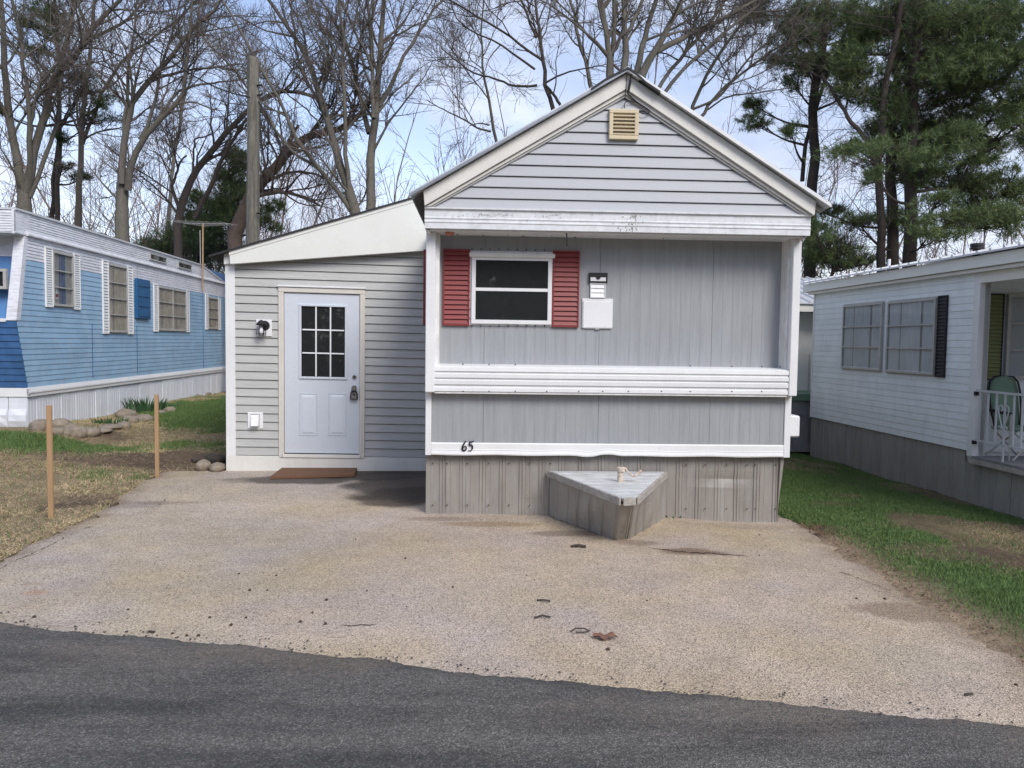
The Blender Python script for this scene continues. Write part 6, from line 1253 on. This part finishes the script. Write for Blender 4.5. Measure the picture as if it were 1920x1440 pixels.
pine('dark pine just left of the wooden pole', 24, [([(440,500),(437,400),(436,330),(438,290)],8,3)], [(430,319,26,32),(436,345,30,28),(445,380,34,24),(430,410,36,26),(452,300,16,16),(511,389,22,16),(498,420,24,18),(436,285,14,12)], 1.2)
# ------------------------------------------------------------------ thicket and far wood
def thicket(name, label, n, d0, d1, h0, h1, x0, x1, mat, f3, f4, tip=.004, r0=.03):
    px_ = RNG.uniform(x0, x1, n); d = RNG.uniform(d0, d1, n); base_ = np.array([at_depth(a, 640, b) for a, b in zip(px_, d)]); base_[:, 2] = terrain(base_[:, 0], base_[:, 1])-.1
    H = RNG.uniform(h0, h1, n); dirs = np.stack([RNG.normal(0, .22, n), RNG.normal(0, .22, n), np.ones(n)], 1); K = 8; pts = [base_]
    for _ in range(K-1): dirs = dirs+RNG.normal(size=(n, 3))*.08; dirs /= np.linalg.norm(dirs, axis=1, keepdims=True); pts.append(pts[-1]+dirs*(H/(K-1))[:, None])
    P = np.stack(pts, 1); R = (r0*RNG.uniform(.5, 1.6, n))[:, None]*np.linspace(1, .2, K)[None]
    P3, R3 = grow(P, R, n*f3, 5, .8, 2.6, (.4, 1.1), .55, tip*1.4, .3, .12, .15); P4, R4 = grow(P3, R3, n*f4, 4, .3, 1.1, (.4, 1.1), .6, tip, .2, .1, .18)
    V, Q = join([tubes(P, R, 5), tubes(P3, R3, 3), tubes(P4, R4, 3)]); return big_mesh(name, V, Q, mat, kind='stuff', label=label)
thicket('thicket', 'pinkish brown thicket of saplings behind the homes', 210, 22, 34, 3.5, 7.5, -150, 1100, TWIGP, 12, 42, .0042, .02)
thicket('thicket', 'grey thicket of saplings behind the pines on the right', 80, 22, 34, 4.5, 8.5, 1250, 2150, TWIG, 12, 44, .004, .02)
thicket('far_woods', 'hazy far wood of bare trees filling the horizon', 250, 36, 66, 8, 17, -260, 2250, TWIGP, 13, 28, .009, .06)
thicket('brush', 'low brown brush along the horizon behind the homes', 200, 28, 60, 2.5, 5, -260, 2250, TWIGD, 9, 26, .012, .03)
# ------------------------------------------------------------------ utility pole and wires
pd = 15.0; pb = at_depth(472, 460, pd); pt_ = at_depth(475, 110, pd); gz0 = float(terrain(pb[0], pb[1])); up_ = thing('utility_pole', (pb[0], pb[1], gz0), 'weathered cracked wooden pole cut flat on top, behind the addition', 'utility pole')
nS = 20; rows = 30; V = []; rb = 13.2/F0*pd; rt = 10.5/F0*pd
for j in range(rows+1):
    f_ = j/rows; c_ = np.array([pb[0], pb[1], gz0-.2])*(1-f_)+pt_*f_; r_ = rb*1.1*(1-f_)+rt*f_
    for q in range(nS): w = q*math.tau/nS; rr_ = r_*(1+.035*math.sin(q*2.4+.2*j)+.02*math.sin(q*5+1)); V.append(c_+np.array([rr_*math.cos(w), rr_*math.sin(w), (.03*math.sin(q*3) if j == rows else 0)]))
mb = MB(); mb.add(V, [(j*nS+q, j*nS+(q+1)%nS, (j+1)*nS+(q+1)%nS, (j+1)*nS+q) for j in range(rows) for q in range(nS)]+[tuple(rows*nS+q for q in range(nS))]); mb.build('pole_shaft', POLEM, up_, recalc=False)
for (x_, y_) in ((482, 160), (483, 178), (481, 400)):
    p = at_depth(x_, y_, pd-.05); mb = MB(); mb.tube([p, p+np.array([.1, -.02, 0])], .018, 8); mb.build('bolt', BLACKM, up_)
def wire(p, q, sag, r, label, nm='overhead_wire'):
    p = np.array(p); q = np.array(q); t_ = np.linspace(0, 1, 24)[:, None]; P = p*(1-t_)+q*t_; P[:, 2] -= sag*4*(t_[:, 0]*(1-t_[:, 0])); mb = MB(); mb.tube(P, r, 5); return mb.build(nm, BLACKM, None, label, 'wire')
wire(at_depth(484, 190, pd), at_depth(612, 430, pd-3), .05, .010, 'black wire slanting down from the wooden pole to the lean-to roof')
wire(at_depth(488, 205, pd-.1), at_depth(494, 450, pd-.3), .0, .007, 'thin wire hanging straight down beside the wooden pole')
wire(at_depth(474, 183, pd), at_depth(150, -45, pd-4), .35, .012, 'black service wire from the upper left to the wooden pole')

# wood on the far side of the road (what the panes mirror)
n = 26000; tx = RNG.uniform(-34, 34, n); ty = RNG.uniform(-30, -17, n); cxn = fbm(tx*.35, ty*.35, 51); hgt_ = 4+9*vnoise(tx*.22, ty*0, 8); tz = RNG.uniform(0, 1, n)**.9*hgt_; keep = cxn+RNG.normal(0, .08, n) > .38
C_ = np.stack([tx, ty, tz], 1)[keep]; D_ = RNG.normal(size=C_.shape); D_ /= np.linalg.norm(D_, axis=1, keepdims=True); V1, Q1, c1_ = tufts(C_, D_, 5, .8, .10, (.02,.04,.02), (.16,.155,.10))
nn_ = 70; b_ = np.stack([RNG.uniform(-34, 34, nn_), RNG.uniform(-30, -16, nn_), np.zeros(nn_)], 1); P_ = np.stack([b_+np.array([0, 0, 1.])*h + RNG.normal(size=(nn_, 3))*.02*h for h in np.linspace(0, 13, 7)], 1); V2, Q2 = tubes(P_, np.repeat(np.linspace(.2, .05, 7)[None], nn_, 0), 5)
Q2 = np.concatenate([Q2[:, [0,1,2]], Q2[:, [0,2,3]]])
big_mesh('tree_line', np.concatenate([V1, V2]), np.concatenate([Q1, Q2+len(V1)]), NEEDLE, col={'tint': np.concatenate([c1_, np.full((len(V2), 3), .05)])}, kind='stuff', label='dark mixed wood across the road, mirrored in the window panes')
